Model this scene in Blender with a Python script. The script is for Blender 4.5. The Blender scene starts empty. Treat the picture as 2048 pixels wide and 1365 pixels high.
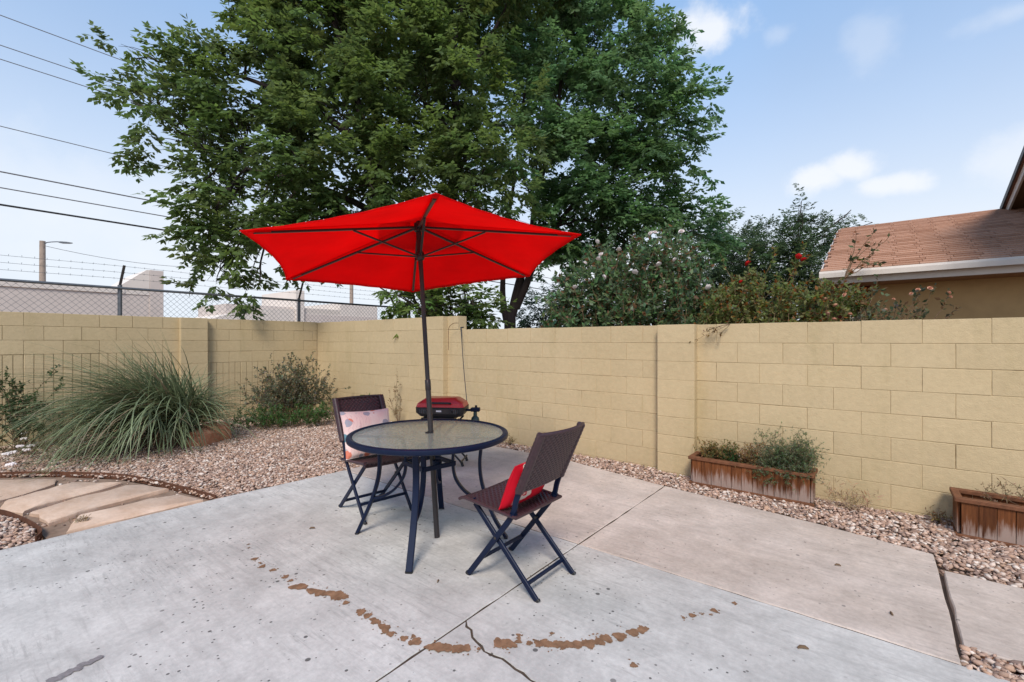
import bpy, bmesh, math, random
import numpy as np
from mathutils import Vector, Matrix

# ------------------------------------------------------------------ camera, sky, sun, exposure
scene = bpy.context.scene
COL = scene.collection
R_ = math.radians
YAW = math.atan2(734, 920)          # the walls run along X and Y, the camera looks between them
HC = 1.40                           # eye height
cam = bpy.data.cameras.new('camera')
cam.sensor_width = 36.0
cam.lens = 920 / 2048 * 36
cam.clip_start = 0.05
cam.clip_end = 2000
cam_o = bpy.data.objects.new('camera', cam)
COL.objects.link(cam_o)
cam_o.location = (0, 0, HC)
cam_o.rotation_euler = (math.pi / 2, 0, YAW)
scene.camera = cam_o

FW = np.array([-math.sin(YAW), math.cos(YAW), 0.0])
RT = np.array([math.cos(YAW), math.sin(YAW), 0.0])
UP = np.array([0, 0, 1.0])


def at(px, py, d):
    """a point d metres deep along the view axis"""
    r = FW + RT * (px - 1024) / 920 - UP * (py - 682) / 920
    return r * d + np.array([0, 0, HC])


def on_y(px, py, y):
    r = FW + RT * (px - 1024) / 920 - UP * (py - 682) / 920
    return r * (y / r[1]) + np.array([0, 0, HC])


SUN_EL, SUN_AZ = 47.0, 147.0        # azimuth counted from +Y towards +X
world = bpy.data.worlds.new('World')
scene.world = world
world.use_nodes = True
wn = world.node_tree.nodes
wl = world.node_tree.links
wn.clear()
w_out = wn.new('ShaderNodeOutputWorld')
w_bg = wn.new('ShaderNodeBackground')
w_bg.inputs['Strength'].default_value = 0.13
sky = wn.new('ShaderNodeTexSky')
sky.sky_type = 'NISHITA'
sky.sun_disc = False
sky.sun_elevation = R_(SUN_EL)
sky.sun_rotation = R_(SUN_AZ)
sky.altitude = 1500
sky.air_density = 1.0
sky.dust_density = 1.2
sky.ozone_density = 1.0


def wmath(op, a, b=None, c=None):
    n = wn.new('ShaderNodeMath')
    n.operation = op
    for i, v in enumerate((a, b, c)):
        if v is None:
            continue
        if isinstance(v, (int, float)):
            n.inputs[i].default_value = v
        else:
            wl.new(v, n.inputs[i])
    return n.outputs[0]


w_tc = wn.new('ShaderNodeTexCoord')
w_dir = w_tc.outputs['Generated']
w_noise = wn.new('ShaderNodeTexNoise')
w_noise.inputs['Scale'].default_value = 15.0
w_noise.inputs['Detail'].default_value = 6.0
w_noise.inputs['Roughness'].default_value = 0.55
wl.new(w_dir, w_noise.inputs['Vector'])
w_veil = wn.new('ShaderNodeTexNoise')
w_veil.inputs['Scale'].default_value = 2.2
w_veil.inputs['Detail'].default_value = 4.0
wl.new(w_dir, w_veil.inputs['Vector'])


def cloud(px, py, sx, sy, amount, soft=0.75):
    """a small soft cloud in one direction of the sky"""
    c = FW + RT * (px - 1024) / 920 - UP * (py - 682) / 920
    c = c / np.linalg.norm(c)
    e1 = np.cross(c, UP)
    e1 /= np.linalg.norm(e1)
    e2 = np.cross(e1, c)
    sub = wn.new('ShaderNodeVectorMath')
    sub.operation = 'SUBTRACT'
    wl.new(w_dir, sub.inputs[0])
    sub.inputs[1].default_value = tuple(c)
    ds = []
    for e, s in ((e1, sx), (e2, sy)):
        dt = wn.new('ShaderNodeVectorMath')
        dt.operation = 'DOT_PRODUCT'
        wl.new(sub.outputs[0], dt.inputs[0])
        dt.inputs[1].default_value = tuple(e / s)
        ds.append(wmath('POWER', wmath('ABSOLUTE', dt.outputs['Value']), 2.0))
    r = wmath('SQRT', wmath('ADD', ds[0], ds[1]))
    r = wmath('ADD', r, wmath('MULTIPLY', wmath('SUBTRACT', w_noise.outputs['Fac'], 0.5), 1.9))
    mr = wn.new('ShaderNodeMapRange')
    mr.interpolation_type = 'SMOOTHSTEP'
    mr.inputs['From Min'].default_value = 1.0
    mr.inputs['From Max'].default_value = 1.0 - soft
    mr.inputs['To Min'].default_value = 0
    mr.inputs['To Max'].default_value = amount
    wl.new(r, mr.inputs['Value'])
    return mr.outputs['Result']


cf = cloud(1418, 64, .088, .048, .8, .75)
for a in ((1640, 360, .075, .034, .72, .75), (1700, 338, .055, .034, .72, .75), (1775, 370, .07, .024, .66, .75), (1745, 85, .06, .05, .2, .9),
          (2040, 310, .07, .05, .4, .9), (150, 380, .45, .10, .22, .95), (560, 560, .5, .1, .2, .95), (1555, 70, .03, .02, .2),
          (1190, 540, .3, .08, .5, .9), (2040, 20, .10, .02, .25, .9)):
    cf = wmath('MAXIMUM', cf, cloud(*a))
veil = wn.new('ShaderNodeMapRange')
veil.inputs['From Min'].default_value = 0.35
veil.inputs['From Max'].default_value = 0.75
veil.inputs['To Min'].default_value = 0.42
veil.inputs['To Max'].default_value = 0.60
wl.new(w_veil.outputs['Fac'], veil.inputs['Value'])
mixv = wn.new('ShaderNodeMix')
mixv.data_type = 'RGBA'
wl.new(veil.outputs['Result'], mixv.inputs['Factor'])
wl.new(sky.outputs['Color'], mixv.inputs['A'])
mixv.inputs['B'].default_value = (2.3, 4.5, 8.0, 1)
mixc = wn.new('ShaderNodeMix')
mixc.data_type = 'RGBA'
wl.new(cf, mixc.inputs['Factor'])
sepd = wn.new('ShaderNodeSeparateXYZ')
wl.new(w_dir, sepd.inputs[0])
hz = wmath('MULTIPLY', wmath('POWER', wmath('SUBTRACT', 1.0, wmath('MAXIMUM', sepd.outputs[2], 0.0)), 3.0), 1.75)
hz = wmath('MINIMUM', hz, 0.96)
mixh = wn.new('ShaderNodeMix')
mixh.data_type = 'RGBA'
wl.new(hz, mixh.inputs['Factor'])
wl.new(mixv.outputs['Result'], mixh.inputs['A'])
mixh.inputs['B'].default_value = (5.5, 5.95, 6.5, 1)      # pale haze towards the horizon
wl.new(mixh.outputs['Result'], mixc.inputs['A'])
mixc.inputs['B'].default_value = (6.6, 6.65, 6.8, 1)
wl.new(mixc.outputs['Result'], w_bg.inputs['Color'])
wl.new(w_bg.outputs['Background'], w_out.inputs['Surface'])

sun = bpy.data.lights.new('sun', 'SUN')
sun.energy = 3.05
sun.angle = R_(18)
sun.color = (1.0, 0.92, 0.82)
sun_o = bpy.data.objects.new('sun', sun)
COL.objects.link(sun_o)
sd = Vector((math.sin(R_(SUN_AZ)) * math.cos(R_(SUN_EL)), math.cos(R_(SUN_AZ)) * math.cos(R_(SUN_EL)), math.sin(R_(SUN_EL))))
sun_o.rotation_euler = sd.to_track_quat('Z', 'Y').to_euler()

scene.view_settings.view_transform = 'Standard'
scene.view_settings.look = 'None'
scene.view_settings.exposure = 0.24
scene.view_settings.gamma = 1.0
scene.render.engine = 'CYCLES'

rnd = random.Random(7)
rng = np.random.default_rng(11)


# ------------------------------------------------------------------ helpers
def tag(o, label=None, cat=None, group=None, kind=None):
    if label:
        o['label'] = label
    if cat:
        o['category'] = cat
    if group:
        o['group'] = group
    if kind:
        o['kind'] = kind
    return o


def empty(name, loc=(0, 0, 0), rz=0.0):
    o = bpy.data.objects.new(name, None)
    o.empty_display_size = 0.2
    COL.objects.link(o)
    o.location = loc
    o.rotation_euler = (0, 0, rz)
    return o


def link(name, me, parent=None, loc=None, rot=None):
    o = bpy.data.objects.new(name, me)
    COL.objects.link(o)
    if parent is not None:
        o.parent = parent
    if loc is not None:
        o.location = loc
    if rot is not None:
        o.rotation_euler = rot
    return o


def np_mesh(name, v, f, mat, col=None, smooth=False):
    v = np.ascontiguousarray(v, dtype=np.float32).reshape(-1, 3)
    f = np.ascontiguousarray(f, dtype=np.int32)
    k = f.shape[1]
    me = bpy.data.meshes.new(name)
    me.vertices.add(len(v))
    me.vertices.foreach_set('co', v.ravel())
    me.loops.add(f.size)
    me.loops.foreach_set('vertex_index', f.ravel())
    me.polygons.add(len(f))
    me.polygons.foreach_set('loop_start', np.arange(len(f), dtype=np.int32) * k)
    if smooth:
        me.polygons.foreach_set('use_smooth', np.ones(len(f), dtype=bool))
    me.update(calc_edges=True)
    if col is not None:
        a = me.color_attributes.new('Col', 'FLOAT_COLOR', 'POINT')
        c4 = np.ones((len(v), 4), dtype=np.float32)
        c4[:, :3] = col
        a.data.foreach_set('color', c4.ravel())
    if mat is not None:
        me.materials.append(mat)
    return me


def frame_for(d):
    d = d / (np.linalg.norm(d) + 1e-12)
    a = np.array([0, 0, 1.0]) if abs(d[2]) < 0.9 else np.array([1.0, 0, 0])
    x = np.cross(a, d)
    x /= np.linalg.norm(x)
    return x, np.cross(d, x)


class MB:
    def __init__(self):
        self.v = []
        self.f = []

    def quadbox(self, lo, hi, c=0.0):
        """box lo..hi, with a chamfer c all round when c > 0"""
        if c <= 0:
            n = len(self.v)
            for z in (lo[2], hi[2]):
                self.v += [(lo[0], lo[1], z), (hi[0], lo[1], z), (hi[0], hi[1], z), (lo[0], hi[1], z)]
            self.f += [tuple(n + i for i in q) for q in ((0, 3, 2, 1), (4, 5, 6, 7), (0, 1, 5, 4), (1, 2, 6, 5), (2, 3, 7, 6), (3, 0, 4, 7))]
        else:
            bm = bmesh.new()
            bmesh.ops.create_cube(bm, size=1.0)
            for vv in bm.verts:
                vv.co = Vector([lo[i] + (vv.co[i] + 0.5) * (hi[i] - lo[i]) for i in range(3)])
            bmesh.ops.bevel(bm, geom=bm.edges[:] + bm.verts[:], offset=c, segments=1, profile=0.5, affect='EDGES')
            self.add_bm(bm)
            bm.free()
        return self

    def add_bm(self, bm, M=None):
        n = len(self.v)
        bm.verts.index_update()
        for vv in bm.verts:
            p = vv.co if M is None else M @ vv.co
            self.v.append(tuple(p))
        for ff in bm.faces:
            self.f.append(tuple(n + q.index for q in ff.verts))

    def sweep(self, pts, sect, side=None, closed=False):
        """sweep a closed 2D section [(a,b)..] along pts; side fixes the first section axis"""
        P = [np.asarray(p, float) for p in pts]
        m = len(P)
        n0 = len(self.v)
        k = len(sect[0]) if isinstance(sect[0][0], (tuple, list)) else len(sect)
        px = None
        for i in range(m):
            d = P[min(i + 1, m - 1)] - P[max(i - 1, 0)]
            if closed:
                d = P[(i + 1) % m] - P[(i - 1) % m]
            d = d / (np.linalg.norm(d) + 1e-12)
            if side is not None:
                x = np.asarray(side(i) if callable(side) else side, float)
                x = x - d * (x @ d)
                x /= np.linalg.norm(x)
            elif px is None:
                x, _ = frame_for(d)
            else:
                x = px - d * (px @ d)
                x /= (np.linalg.norm(x) + 1e-12)
            px = x
            y = np.cross(d, x)
            sc = sect[i] if isinstance(sect[0][0], (tuple, list)) else sect
            for a, b in sc:
                self.v.append(tuple(P[i] + x * a + y * b))
        last = m if closed else m - 1
        for i in range(last):
            j = (i + 1) % m
            for q in range(k):
                r = (q + 1) % k
                self.f.append((n0 + i * k + q, n0 + i * k + r, n0 + j * k + r, n0 + j * k + q))
        if not closed:
            self.f.append(tuple(n0 + q for q in range(k))[::-1])
            self.f.append(tuple(n0 + (m - 1) * k + q for q in range(k)))
        return self

    def tube(self, pts, r, n=8, closed=False):
        m = len(pts)
        rr = [r] * m if isinstance(r, (int, float)) else list(r)
        ca = [(math.cos(2 * math.pi * q / n), math.sin(2 * math.pi * q / n)) for q in range(n)]
        return self.sweep(pts, [[(c * q, s * q) for c, s in ca] for q in rr], closed=closed)

    def bar(self, pts, w, t, side, closed=False):
        c = 0.18 * min(w, t)
        a, b = w / 2, t / 2
        s = [(-a, -b + c), (-a + c, -b), (a - c, -b), (a, -b + c), (a, b - c), (a - c, b), (-a + c, b), (-a, b - c)]
        return self.sweep(pts, s, side=side, closed=closed)

    def lathe(self, prof, n=24, center=(0, 0, 0), axis=None):
        n0 = len(self.v)
        k = len(prof)
        ex, ey, ez = np.eye(3)
        if axis is not None:
            ez = np.asarray(axis, float)
            ez /= np.linalg.norm(ez)
            ex, ey = frame_for(ez)
        c = np.asarray(center, float)
        for i in range(n):
            t = 2 * math.pi * i / n
            for r, z in prof:
                self.v.append(tuple(c + (ex * math.cos(t) + ey * math.sin(t)) * r + ez * z))
        for i in range(n):
            j = (i + 1) % n
            for q in range(k - 1):
                self.f.append((n0 + i * k + q, n0 + j * k + q, n0 + j * k + q + 1, n0 + i * k + q + 1))
        return self

    def prism(self, poly, ax, lo, hi):
        """poly of 2D points extruded along axis ax from lo to hi"""
        n = len(self.v)
        m = len(poly)

        def mk(p, h):
            q = list(p)
            q.insert(ax, h)
            return tuple(q)
        for h in (lo, hi):
            self.v += [mk(p, h) for p in poly]
        for i in range(m):
            j = (i + 1) % m
            self.f.append((n + i, n + j, n + m + j, n + m + i))
        self.f.append(tuple(range(n + m - 1, n - 1, -1)))
        self.f.append(tuple(range(n + m, n + 2 * m)))
        return self

    def mesh(self, name, mat, smooth=False, fix=True):
        me = bpy.data.meshes.new(name)
        me.from_pydata(self.v, [], self.f)
        if fix:
            bm = bmesh.new()
            bm.from_mesh(me)
            bmesh.ops.recalc_face_normals(bm, faces=bm.faces)
            bm.to_mesh(me)
            bm.free()
        if smooth:
            me.polygons.foreach_set('use_smooth', [True] * len(me.polygons))
            try:
                me.set_sharp_from_angle(angle=R_(40))
            except Exception:
                pass
        if mat is not None:
            me.materials.append(mat)
        me.update()
        return me

    def build(self, name, mat, parent=None, smooth=False, loc=None, rot=None):
        return link(name, self.mesh(name, mat, smooth), parent, loc, rot)


# ------------------------------------------------------------------ materials
class NT:
    """small helper for node trees"""

    def __init__(self, name):
        self.m = bpy.data.materials.new(name)
        self.m.use_nodes = True
        self.t = self.m.node_tree
        self.n = self.t.nodes
        self.l = self.t.links
        self.b = self.n['Principled BSDF']
        self.out = self.n['Material Output']
        self.tc = None

    def co(self, kind='Object'):
        if self.tc is None:
            self.tc = self.n.new('ShaderNodeTexCoord')
        return self.tc.outputs[kind]

    def put(self, v, sock):
        if v is None:
            return
        if isinstance(v, (int, float)):
            sock.default_value = v
        elif isinstance(v, (tuple, list)):
            sock.default_value = tuple(v) + ((1,) if len(v) == 3 and sock.type == 'RGBA' else ())
        else:
            self.l.new(v, sock)

    def mapping(self, vec, scale=(1, 1, 1), rot=(0, 0, 0), loc=(0, 0, 0)):
        m = self.n.new('ShaderNodeMapping')
        m.inputs['Scale'].default_value = scale
        m.inputs['Rotation'].default_value = rot
        m.inputs['Location'].default_value = loc
        self.l.new(vec, m.inputs['Vector'])
        return m.outputs[0]

    def noise(self, scale, detail=4, rough=.55, vec=None, dist=0.0):
        t = self.n.new('ShaderNodeTexNoise')
        t.inputs['Scale'].default_value = scale
        t.inputs['Detail'].default_value = detail
        t.inputs['Roughness'].default_value = rough
        t.inputs['Distortion'].default_value = dist
        self.l.new(vec if vec is not None else self.co(), t.inputs['Vector'])
        return t.outputs['Fac']

    def vor(self, scale, feature='F1', out='Distance', vec=None, rand=1.0):
        t = self.n.new('ShaderNodeTexVoronoi')
        t.feature = feature
        t.inputs['Scale'].default_value = scale
        t.inputs['Randomness'].default_value = rand
        self.l.new(vec if vec is not None else self.co(), t.inputs['Vector'])
        return t.outputs[out]

    def math(self, op, a, b=None, clamp=False):
        t = self.n.new('ShaderNodeMath')
        t.operation = op
        t.use_clamp = clamp
        self.put(a, t.inputs[0])
        self.put(b, t.inputs[1])
        return t.outputs[0]

    def ramp(self, fac, lo, hi, a=0.0, b=1.0, smooth=False):
        t = self.n.new('ShaderNodeMapRange')
        if smooth:
            t.interpolation_type = 'SMOOTHSTEP'
        t.inputs['From Min'].default_value = lo
        t.inputs['From Max'].default_value = hi
        t.inputs['To Min'].default_value = a
        t.inputs['To Max'].default_value = b
        self.l.new(fac, t.inputs['Value'])
        return t.outputs['Result']

    def mix(self, fac, a, b, mode='MIX'):
        t = self.n.new('ShaderNodeMix')
        t.data_type = 'RGBA'
        t.blend_type = mode
        self.put(fac, t.inputs['Factor'])
        self.put(a, t.inputs['A'])
        self.put(b, t.inputs['B'])
        return t.outputs['Result']

    def scale(self, colr, fac):
        """multiply a colour by a scalar"""
        t = self.n.new('ShaderNodeVectorMath')
        t.operation = 'SCALE'
        self.put(colr, t.inputs[0])
        self.put(fac, t.inputs['Scale'])
        return t.outputs[0]

    def bump(self, h, strength=.3, dist=.01, normal=None):
        t = self.n.new('ShaderNodeBump')
        t.inputs['Strength'].default_value = strength
        t.inputs['Distance'].default_value = dist
        self.l.new(h, t.inputs['Height'])
        if normal is not None:
            self.l.new(normal, t.inputs['Normal'])
        self.l.new(t.outputs[0], self.b.inputs['Normal'])
        return t.outputs[0]

    def rand(self):
        return self.n.new('ShaderNodeObjectInfo').outputs['Random']

    def attr(self, name='Col'):
        t = self.n.new('ShaderNodeAttribute')
        t.attribute_name = name
        return t.outputs['Color']

    def sep(self, vec):
        t = self.n.new('ShaderNodeSeparateXYZ')
        self.l.new(vec, t.inputs[0])
        return t.outputs

    def done(self, color=None, rough=None, metal=None, spec=None):
        self.put(color, self.b.inputs['Base Color'])
        self.put(rough, self.b.inputs['Roughness'])
        self.put(metal, self.b.inputs['Metallic'])
        self.put(spec, self.b.inputs['Specular IOR Level'])
        return self.m


def world_pos(nt):
    return nt.n.new('ShaderNodeNewGeometry').outputs['Position']


def plain(name, color, rough=.6, metal=0.0, var=.15, scale=30, bump=0.0, spec=.4):
    t = NT(name)
    k = t.ramp(t.noise(scale, 4), .25, .75, 1 - var, 1 + var)
    if bump:
        t.bump(t.noise(scale * 4, 3), bump, .004)
    return t.done(t.scale(color, k), rough, metal, spec)


def m_wall():
    t = NT('painted_block')
    p = world_pos(t)
    big = t.noise(.9, 5, .6, p)
    base = t.mix(t.ramp(big, .3, .7), (.488, .380, .222), (.532, .420, .255))
    base = t.scale(base, t.ramp(t.rand(), 0, 1, .965, 1.03))
    st = t.noise(3.2, 5, .65, t.mapping(p, (1, 1, .22)))
    base = t.mix(t.ramp(st, .54, .70, 0, .30), base, (.37, .295, .150))
    base = t.scale(base, t.ramp(t.noise(22, 5, .7, p), .35, .65, .955, 1.04))
    pits = t.ramp(t.vor(70, vec=p), .0, .16, 1, 0)
    pit_mask = t.ramp(t.noise(6, 4, .6, p), .50, .64)
    pit = t.math('MULTIPLY', pits, pit_mask)
    base = t.mix(t.math('MULTIPLY', pit, .45), base, (.20, .15, .08))
    h = t.math('ADD', t.math('MULTIPLY', t.noise(130, 3, .6, p), .5), t.math('MULTIPLY', t.noise(28, 4, .6, p), .8))
    h = t.math('SUBTRACT', h, pit)
    t.bump(h, .6, .007)
    return t.done(base, .88, spec=.2)


def m_concrete(name, c1, c2, speck, streak):
    t = NT(name)
    p = world_pos(t)
    n1 = t.noise(.7, 7, .66, p)
    n2 = t.noise(3.4, 7, .70, p, .4)
    n3 = t.noise(38, 5, .65, p)
    base = t.mix(t.ramp(n1, .40, .60), c1, c2)
    base = t.scale(base, t.ramp(n2, .38, .62, .86, 1.07))
    base = t.scale(base, t.ramp(n3, .33, .67, .90, 1.08))
    base = t.scale(base, t.ramp(t.noise(220, 2, .6, p), .25, .75, .955, 1.04))
    # trowel sweeps and old dirt worn into them
    sk = t.noise(5.0, 7, .72, t.mapping(p, (.35, 2.6, 1), (0, 0, -.35)), .3)
    base = t.mix(t.ramp(sk, .50, .64, 0, streak), base, tuple(q * .66 for q in c1))
    sk2 = t.noise(16, 6, .75, t.mapping(p, (.30, 3.0, 1), (0, 0, -.5)), .5)
    area = t.ramp(t.noise(1.0, 3, .6, p), .44, .56)
    base = t.mix(t.math('MULTIPLY', t.ramp(sk2, .52, .62, 0, streak * 1.3), area), base, tuple(q * .52 for q in c1))
    lt = t.noise(2.1, 5, .7, t.mapping(p, (1, 1, 1), (0, 0, 0), (7, 3, 0)))
    base = t.mix(t.ramp(lt, .56, .72, 0, .30), base, tuple(min(1, q * 1.22) for q in c2))
    # pits and grime specks, two sizes
    spk = None
    for sc, keep_lo, smin, smax, nlo, nhi in ((11, .30, .05, .15, .36, .52), (26, .25, .07, .19, .40, .54)):
        v = t.n.new('ShaderNodeTexVoronoi')
        v.inputs['Scale'].default_value = sc
        t.l.new(t.mapping(p, (1, 1, 1), (0, 0, .4), (sc, 0, 0)), v.inputs['Vector'])
        rr = t.sep(v.outputs['Color'])
        keep = t.math('MULTIPLY', t.ramp(rr[0], keep_lo, keep_lo + .04), t.ramp(t.noise(1.2, 4, .6, t.mapping(p, (1, 1, 1), (0, 0, 0), (sc, 2, 0))), nlo, nhi))
        size = t.ramp(rr[1], 0, 1, smin, smax)
        d = t.math('SUBTRACT', size, v.outputs['Distance'])
        dot = t.ramp(d, 0, .02)
        one = t.math('MULTIPLY', t.math('MULTIPLY', dot, keep), speck)
        spk = one if spk is None else t.math('MAXIMUM', spk, one)
    base = t.mix(spk, base, (.105, .098, .092))
    h = t.math('SUBTRACT', t.math('ADD', t.math('MULTIPLY', n3, .4), t.math('MULTIPLY', t.noise(160, 3, .6, p), .35)), spk)
    t.bump(h, .25, .004)
    return t.done(base, t.ramp(n2, .2, .8, .65, .85), spec=.28)


def m_attr(name, rough=.8, spec=.3, bump=0.0):
    t = NT(name)
    p = world_pos(t)
    k = t.ramp(t.noise(60, 3, .6, p), .25, .75, .82, 1.14)
    if bump:
        t.bump(t.noise(150, 3, .6, p), bump, .004)
    return t.done(t.scale(t.attr(), k), rough, spec=spec)


def m_leaf(name, trans=.50, rough=.5, spec=.35):
    t = NT(name)
    c = t.attr()
    t.done(c, rough, spec=spec)
    tr = t.n.new('ShaderNodeBsdfTranslucent')
    cc = t.n.new('ShaderNodeHueSaturation')
    cc.inputs['Hue'].default_value = .485
    cc.inputs['Saturation'].default_value = 1.1
    cc.inputs['Value'].default_value = 1.35
    t.l.new(c, cc.inputs['Color'])
    t.l.new(cc.outputs[0], tr.inputs['Color'])
    mx = t.n.new('ShaderNodeMixShader')
    mx.inputs[0].default_value = trans
    t.l.new(t.b.outputs[0], mx.inputs[1])
    t.l.new(tr.outputs[0], mx.inputs[2])
    t.l.new(mx.outputs[0], t.out.inputs['Surface'])
    return t.m


def m_bark(name, c):
    t = NT(name)
    p = world_pos(t)
    n = t.noise(14, 5, .65, t.mapping(p, (1, 1, .22)))
    t.bump(n, .7, .02)
    return t.done(t.mix(t.ramp(n, .3, .7), tuple(q * .5 for q in c), c), .9, spec=.2)


def m_canopy():
    t = NT('red_canvas')
    p = world_pos(t)
    k = t.ramp(t.noise(2.2, 5, .65, p), .3, .7, .90, 1.06)
    w = t.math('ADD', t.math('MULTIPLY', t.noise(500, 2, .5, p), .15), t.noise(14, 4, .6, t.mapping(p, (1, 1, 2.5))))
    t.bump(w, .28, .006)
    c = t.scale((.72, .009, .014), k)
    t.done(c, .75, spec=.15)
    tr = t.n.new('ShaderNodeBsdfTranslucent')
    t.put(t.scale((.97, .010, .016), k), tr.inputs['Color'])
    mx = t.n.new('ShaderNodeMixShader')
    mx.inputs[0].default_value = .68
    t.l.new(t.b.outputs[0], mx.inputs[1])
    t.l.new(tr.outputs[0], mx.inputs[2])
    t.l.new(mx.outputs[0], t.out.inputs['Surface'])
    return t.m


def m_glass():
    t = NT('hammered_glass')
    p = world_pos(t)
    v = t.n.new('ShaderNodeTexVoronoi')
    v.feature = 'SMOOTH_F1'
    v.inputs['Scale'].default_value = 60
    t.l.new(p, v.inputs['Vector'])
    h = t.math('ADD', v.outputs['Distance'], t.math('MULTIPLY', t.noise(40, 3, .5, p), .8))
    t.bump(h, .36, .006)
    t.done((.30, .33, .30), .06, spec=1.0)
    tp = t.n.new('ShaderNodeBsdfTransparent')
    tp.inputs['Color'].default_value = (.72, .76, .70, 1)
    mx = t.n.new('ShaderNodeMixShader')
    mx.inputs[0].default_value = .42
    t.l.new(t.b.outputs[0], mx.inputs[1])
    t.l.new(tp.outputs[0], mx.inputs[2])
    t.l.new(mx.outputs[0], t.out.inputs['Surface'])
    return t.m


def m_planter():
    t = NT('stained_redwood')
    z = t.sep(t.co('Object'))[2]
    o = world_pos(t)
    streak = t.noise(48, 5, .65, t.mapping(o, (1, 1, .06)))
    patch = t.noise(7, 4, .6, t.mapping(o, (1, 1, .3)))
    r = t.rand()
    wood = t.mix(t.ramp(streak, .3, .7), (.075, .024, .009), (.205, .074, .025))
    wood = t.scale(wood, t.ramp(r, 0, 1, .75, 1.2))
    # bleached by sprinkler water, ragged along the grain
    lev = t.math('ADD', t.math('MULTIPLY', streak, .42), t.math('MULTIPLY', patch, .20))
    lev = t.math('ADD', lev, t.math('MULTIPLY', r, .05))
    f = t.ramp(t.math('SUBTRACT', lev, z), .205, .30, 0, .75)
    wood = t.mix(f, wood, (.36, .285, .25))
    t.bump(streak, .3, .004)
    return t.done(wood, .8, spec=.2)


def m_flag():
    t = NT('sandstone')
    p = world_pos(t)
    n = t.noise(2.2, 6, .65, t.mapping(p, (1.0, 2.5, 1), (0, 0, .6)))
    c = t.mix(t.ramp(n, .3, .7), (.54, .365, .255), (.68, .51, .395))
    c = t.scale(c, t.ramp(t.rand(), 0, 1, .92, 1.06))
    n2 = t.noise(25, 5, .65, p)
    c = t.scale(c, t.ramp(n2, .25, .75, .88, 1.08))
    t.bump(t.math('ADD', n, t.math('MULTIPLY', n2, .3)), .5, .012)
    return t.done(c, .85, spec=.2)


def m_pillow_pink():
    t = NT('pillow_floral')
    o = t.co('Object')
    c = t.mix(t.ramp(t.noise(6, 2, .5, o), .35, .6), (.74, .67, .63), (.74, .55, .52))
    v = t.n.new('ShaderNodeTexVoronoi')
    v.inputs['Scale'].default_value = 11.5
    t.l.new(t.mapping(o, (1, 1, 1), (0, 0, .5), (.31, .12, .2)), v.inputs['Vector'])
    rr = t.sep(v.outputs['Color'])
    ed = t.ramp(t.math('ADD', v.outputs['Distance'], t.math('MULTIPLY', t.noise(30, 2, .5, o), .25)), .50, .54, 1, 0)
    c = t.mix(t.math('MULTIPLY', ed, t.ramp(rr[0], .58, .59)), c, (.62, .20, .13))
    c = t.mix(t.math('MULTIPLY', ed, t.ramp(rr[1], .66, .67)), c, (.13, .25, .30))
    c = t.mix(t.math('MULTIPLY', ed, t.ramp(rr[2], .64, .65)), c, (.33, .34, .40))
    w = t.n.new('ShaderNodeTexWave')
    w.inputs['Scale'].default_value = 11
    w.inputs['Distortion'].default_value = 14
    t.l.new(o, w.inputs['Vector'])
    ln = t.math('MULTIPLY', t.ramp(w.outputs['Fac'], .94, .97), t.ramp(t.noise(5, 2, .5, o), .5, .55))
    c = t.mix(t.math('MULTIPLY', ln, .35), c, (.45, .22, .28))
    t.bump(t.noise(400, 2, .5, o), .2, .002)
    return t.done(c, .9, spec=.1)


def m_pillow_red():
    t = NT('pillow_red_print')
    o = t.co('Object')
    v = t.n.new('ShaderNodeTexVoronoi')
    v.inputs['Scale'].default_value = 8.0
    t.l.new(t.mapping(o, (1, 1, 1), (0, 0, .2), (.13, .28, .1)), v.inputs['Vector'])
    pet = t.noise(28, 2, .5, o)
    d = t.math('ADD', v.outputs['Distance'], t.math('MULTIPLY', pet, .30))
    ring = t.math('MULTIPLY', t.ramp(d, .47, .49), t.ramp(d, .70, .72, 1, 0))
    rr = t.sep(v.outputs['Color'])
    ring = t.math('MULTIPLY', ring, t.ramp(t.sep(o)[0], -.15, -.13))
    c = t.mix(t.math('MULTIPLY', ring, t.ramp(rr[0], .25, .26)), (.55, .006, .020), (.68, .56, .48))
    c = t.mix(t.ramp(d, .22, .24, .6, 0), c, (.60, .035, .012))
    t.bump(t.noise(400, 2, .5, o), .2, .002)
    return t.done(c, .85, spec=.15)


def m_shingle():
    t = NT('asphalt_shingle')
    p = world_pos(t)
    c = t.mix(t.rand(), (.345, .178, .112), (.49, .280, .190))
    c = t.scale(c, t.ramp(t.noise(60, 3, .6, p), .2, .8, .75, 1.25))
    t.bump(t.noise(300, 2, .6, p), .5, .004)
    return t.done(c, .95, spec=.15)


def m_mortar():
    """painted joints: bridged by paint in places, open and dark in others"""
    t = NT('painted_mortar')
    p = world_pos(t)
    n = t.noise(3.0, 5, .7, p)
    c = t.mix(t.ramp(n, .51, .66), (.46, .357, .208), (.17, .118, .060))
    t.bump(t.noise(60, 3, .6, p), .4, .004)
    return t.done(c, .9, spec=.15)


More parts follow.
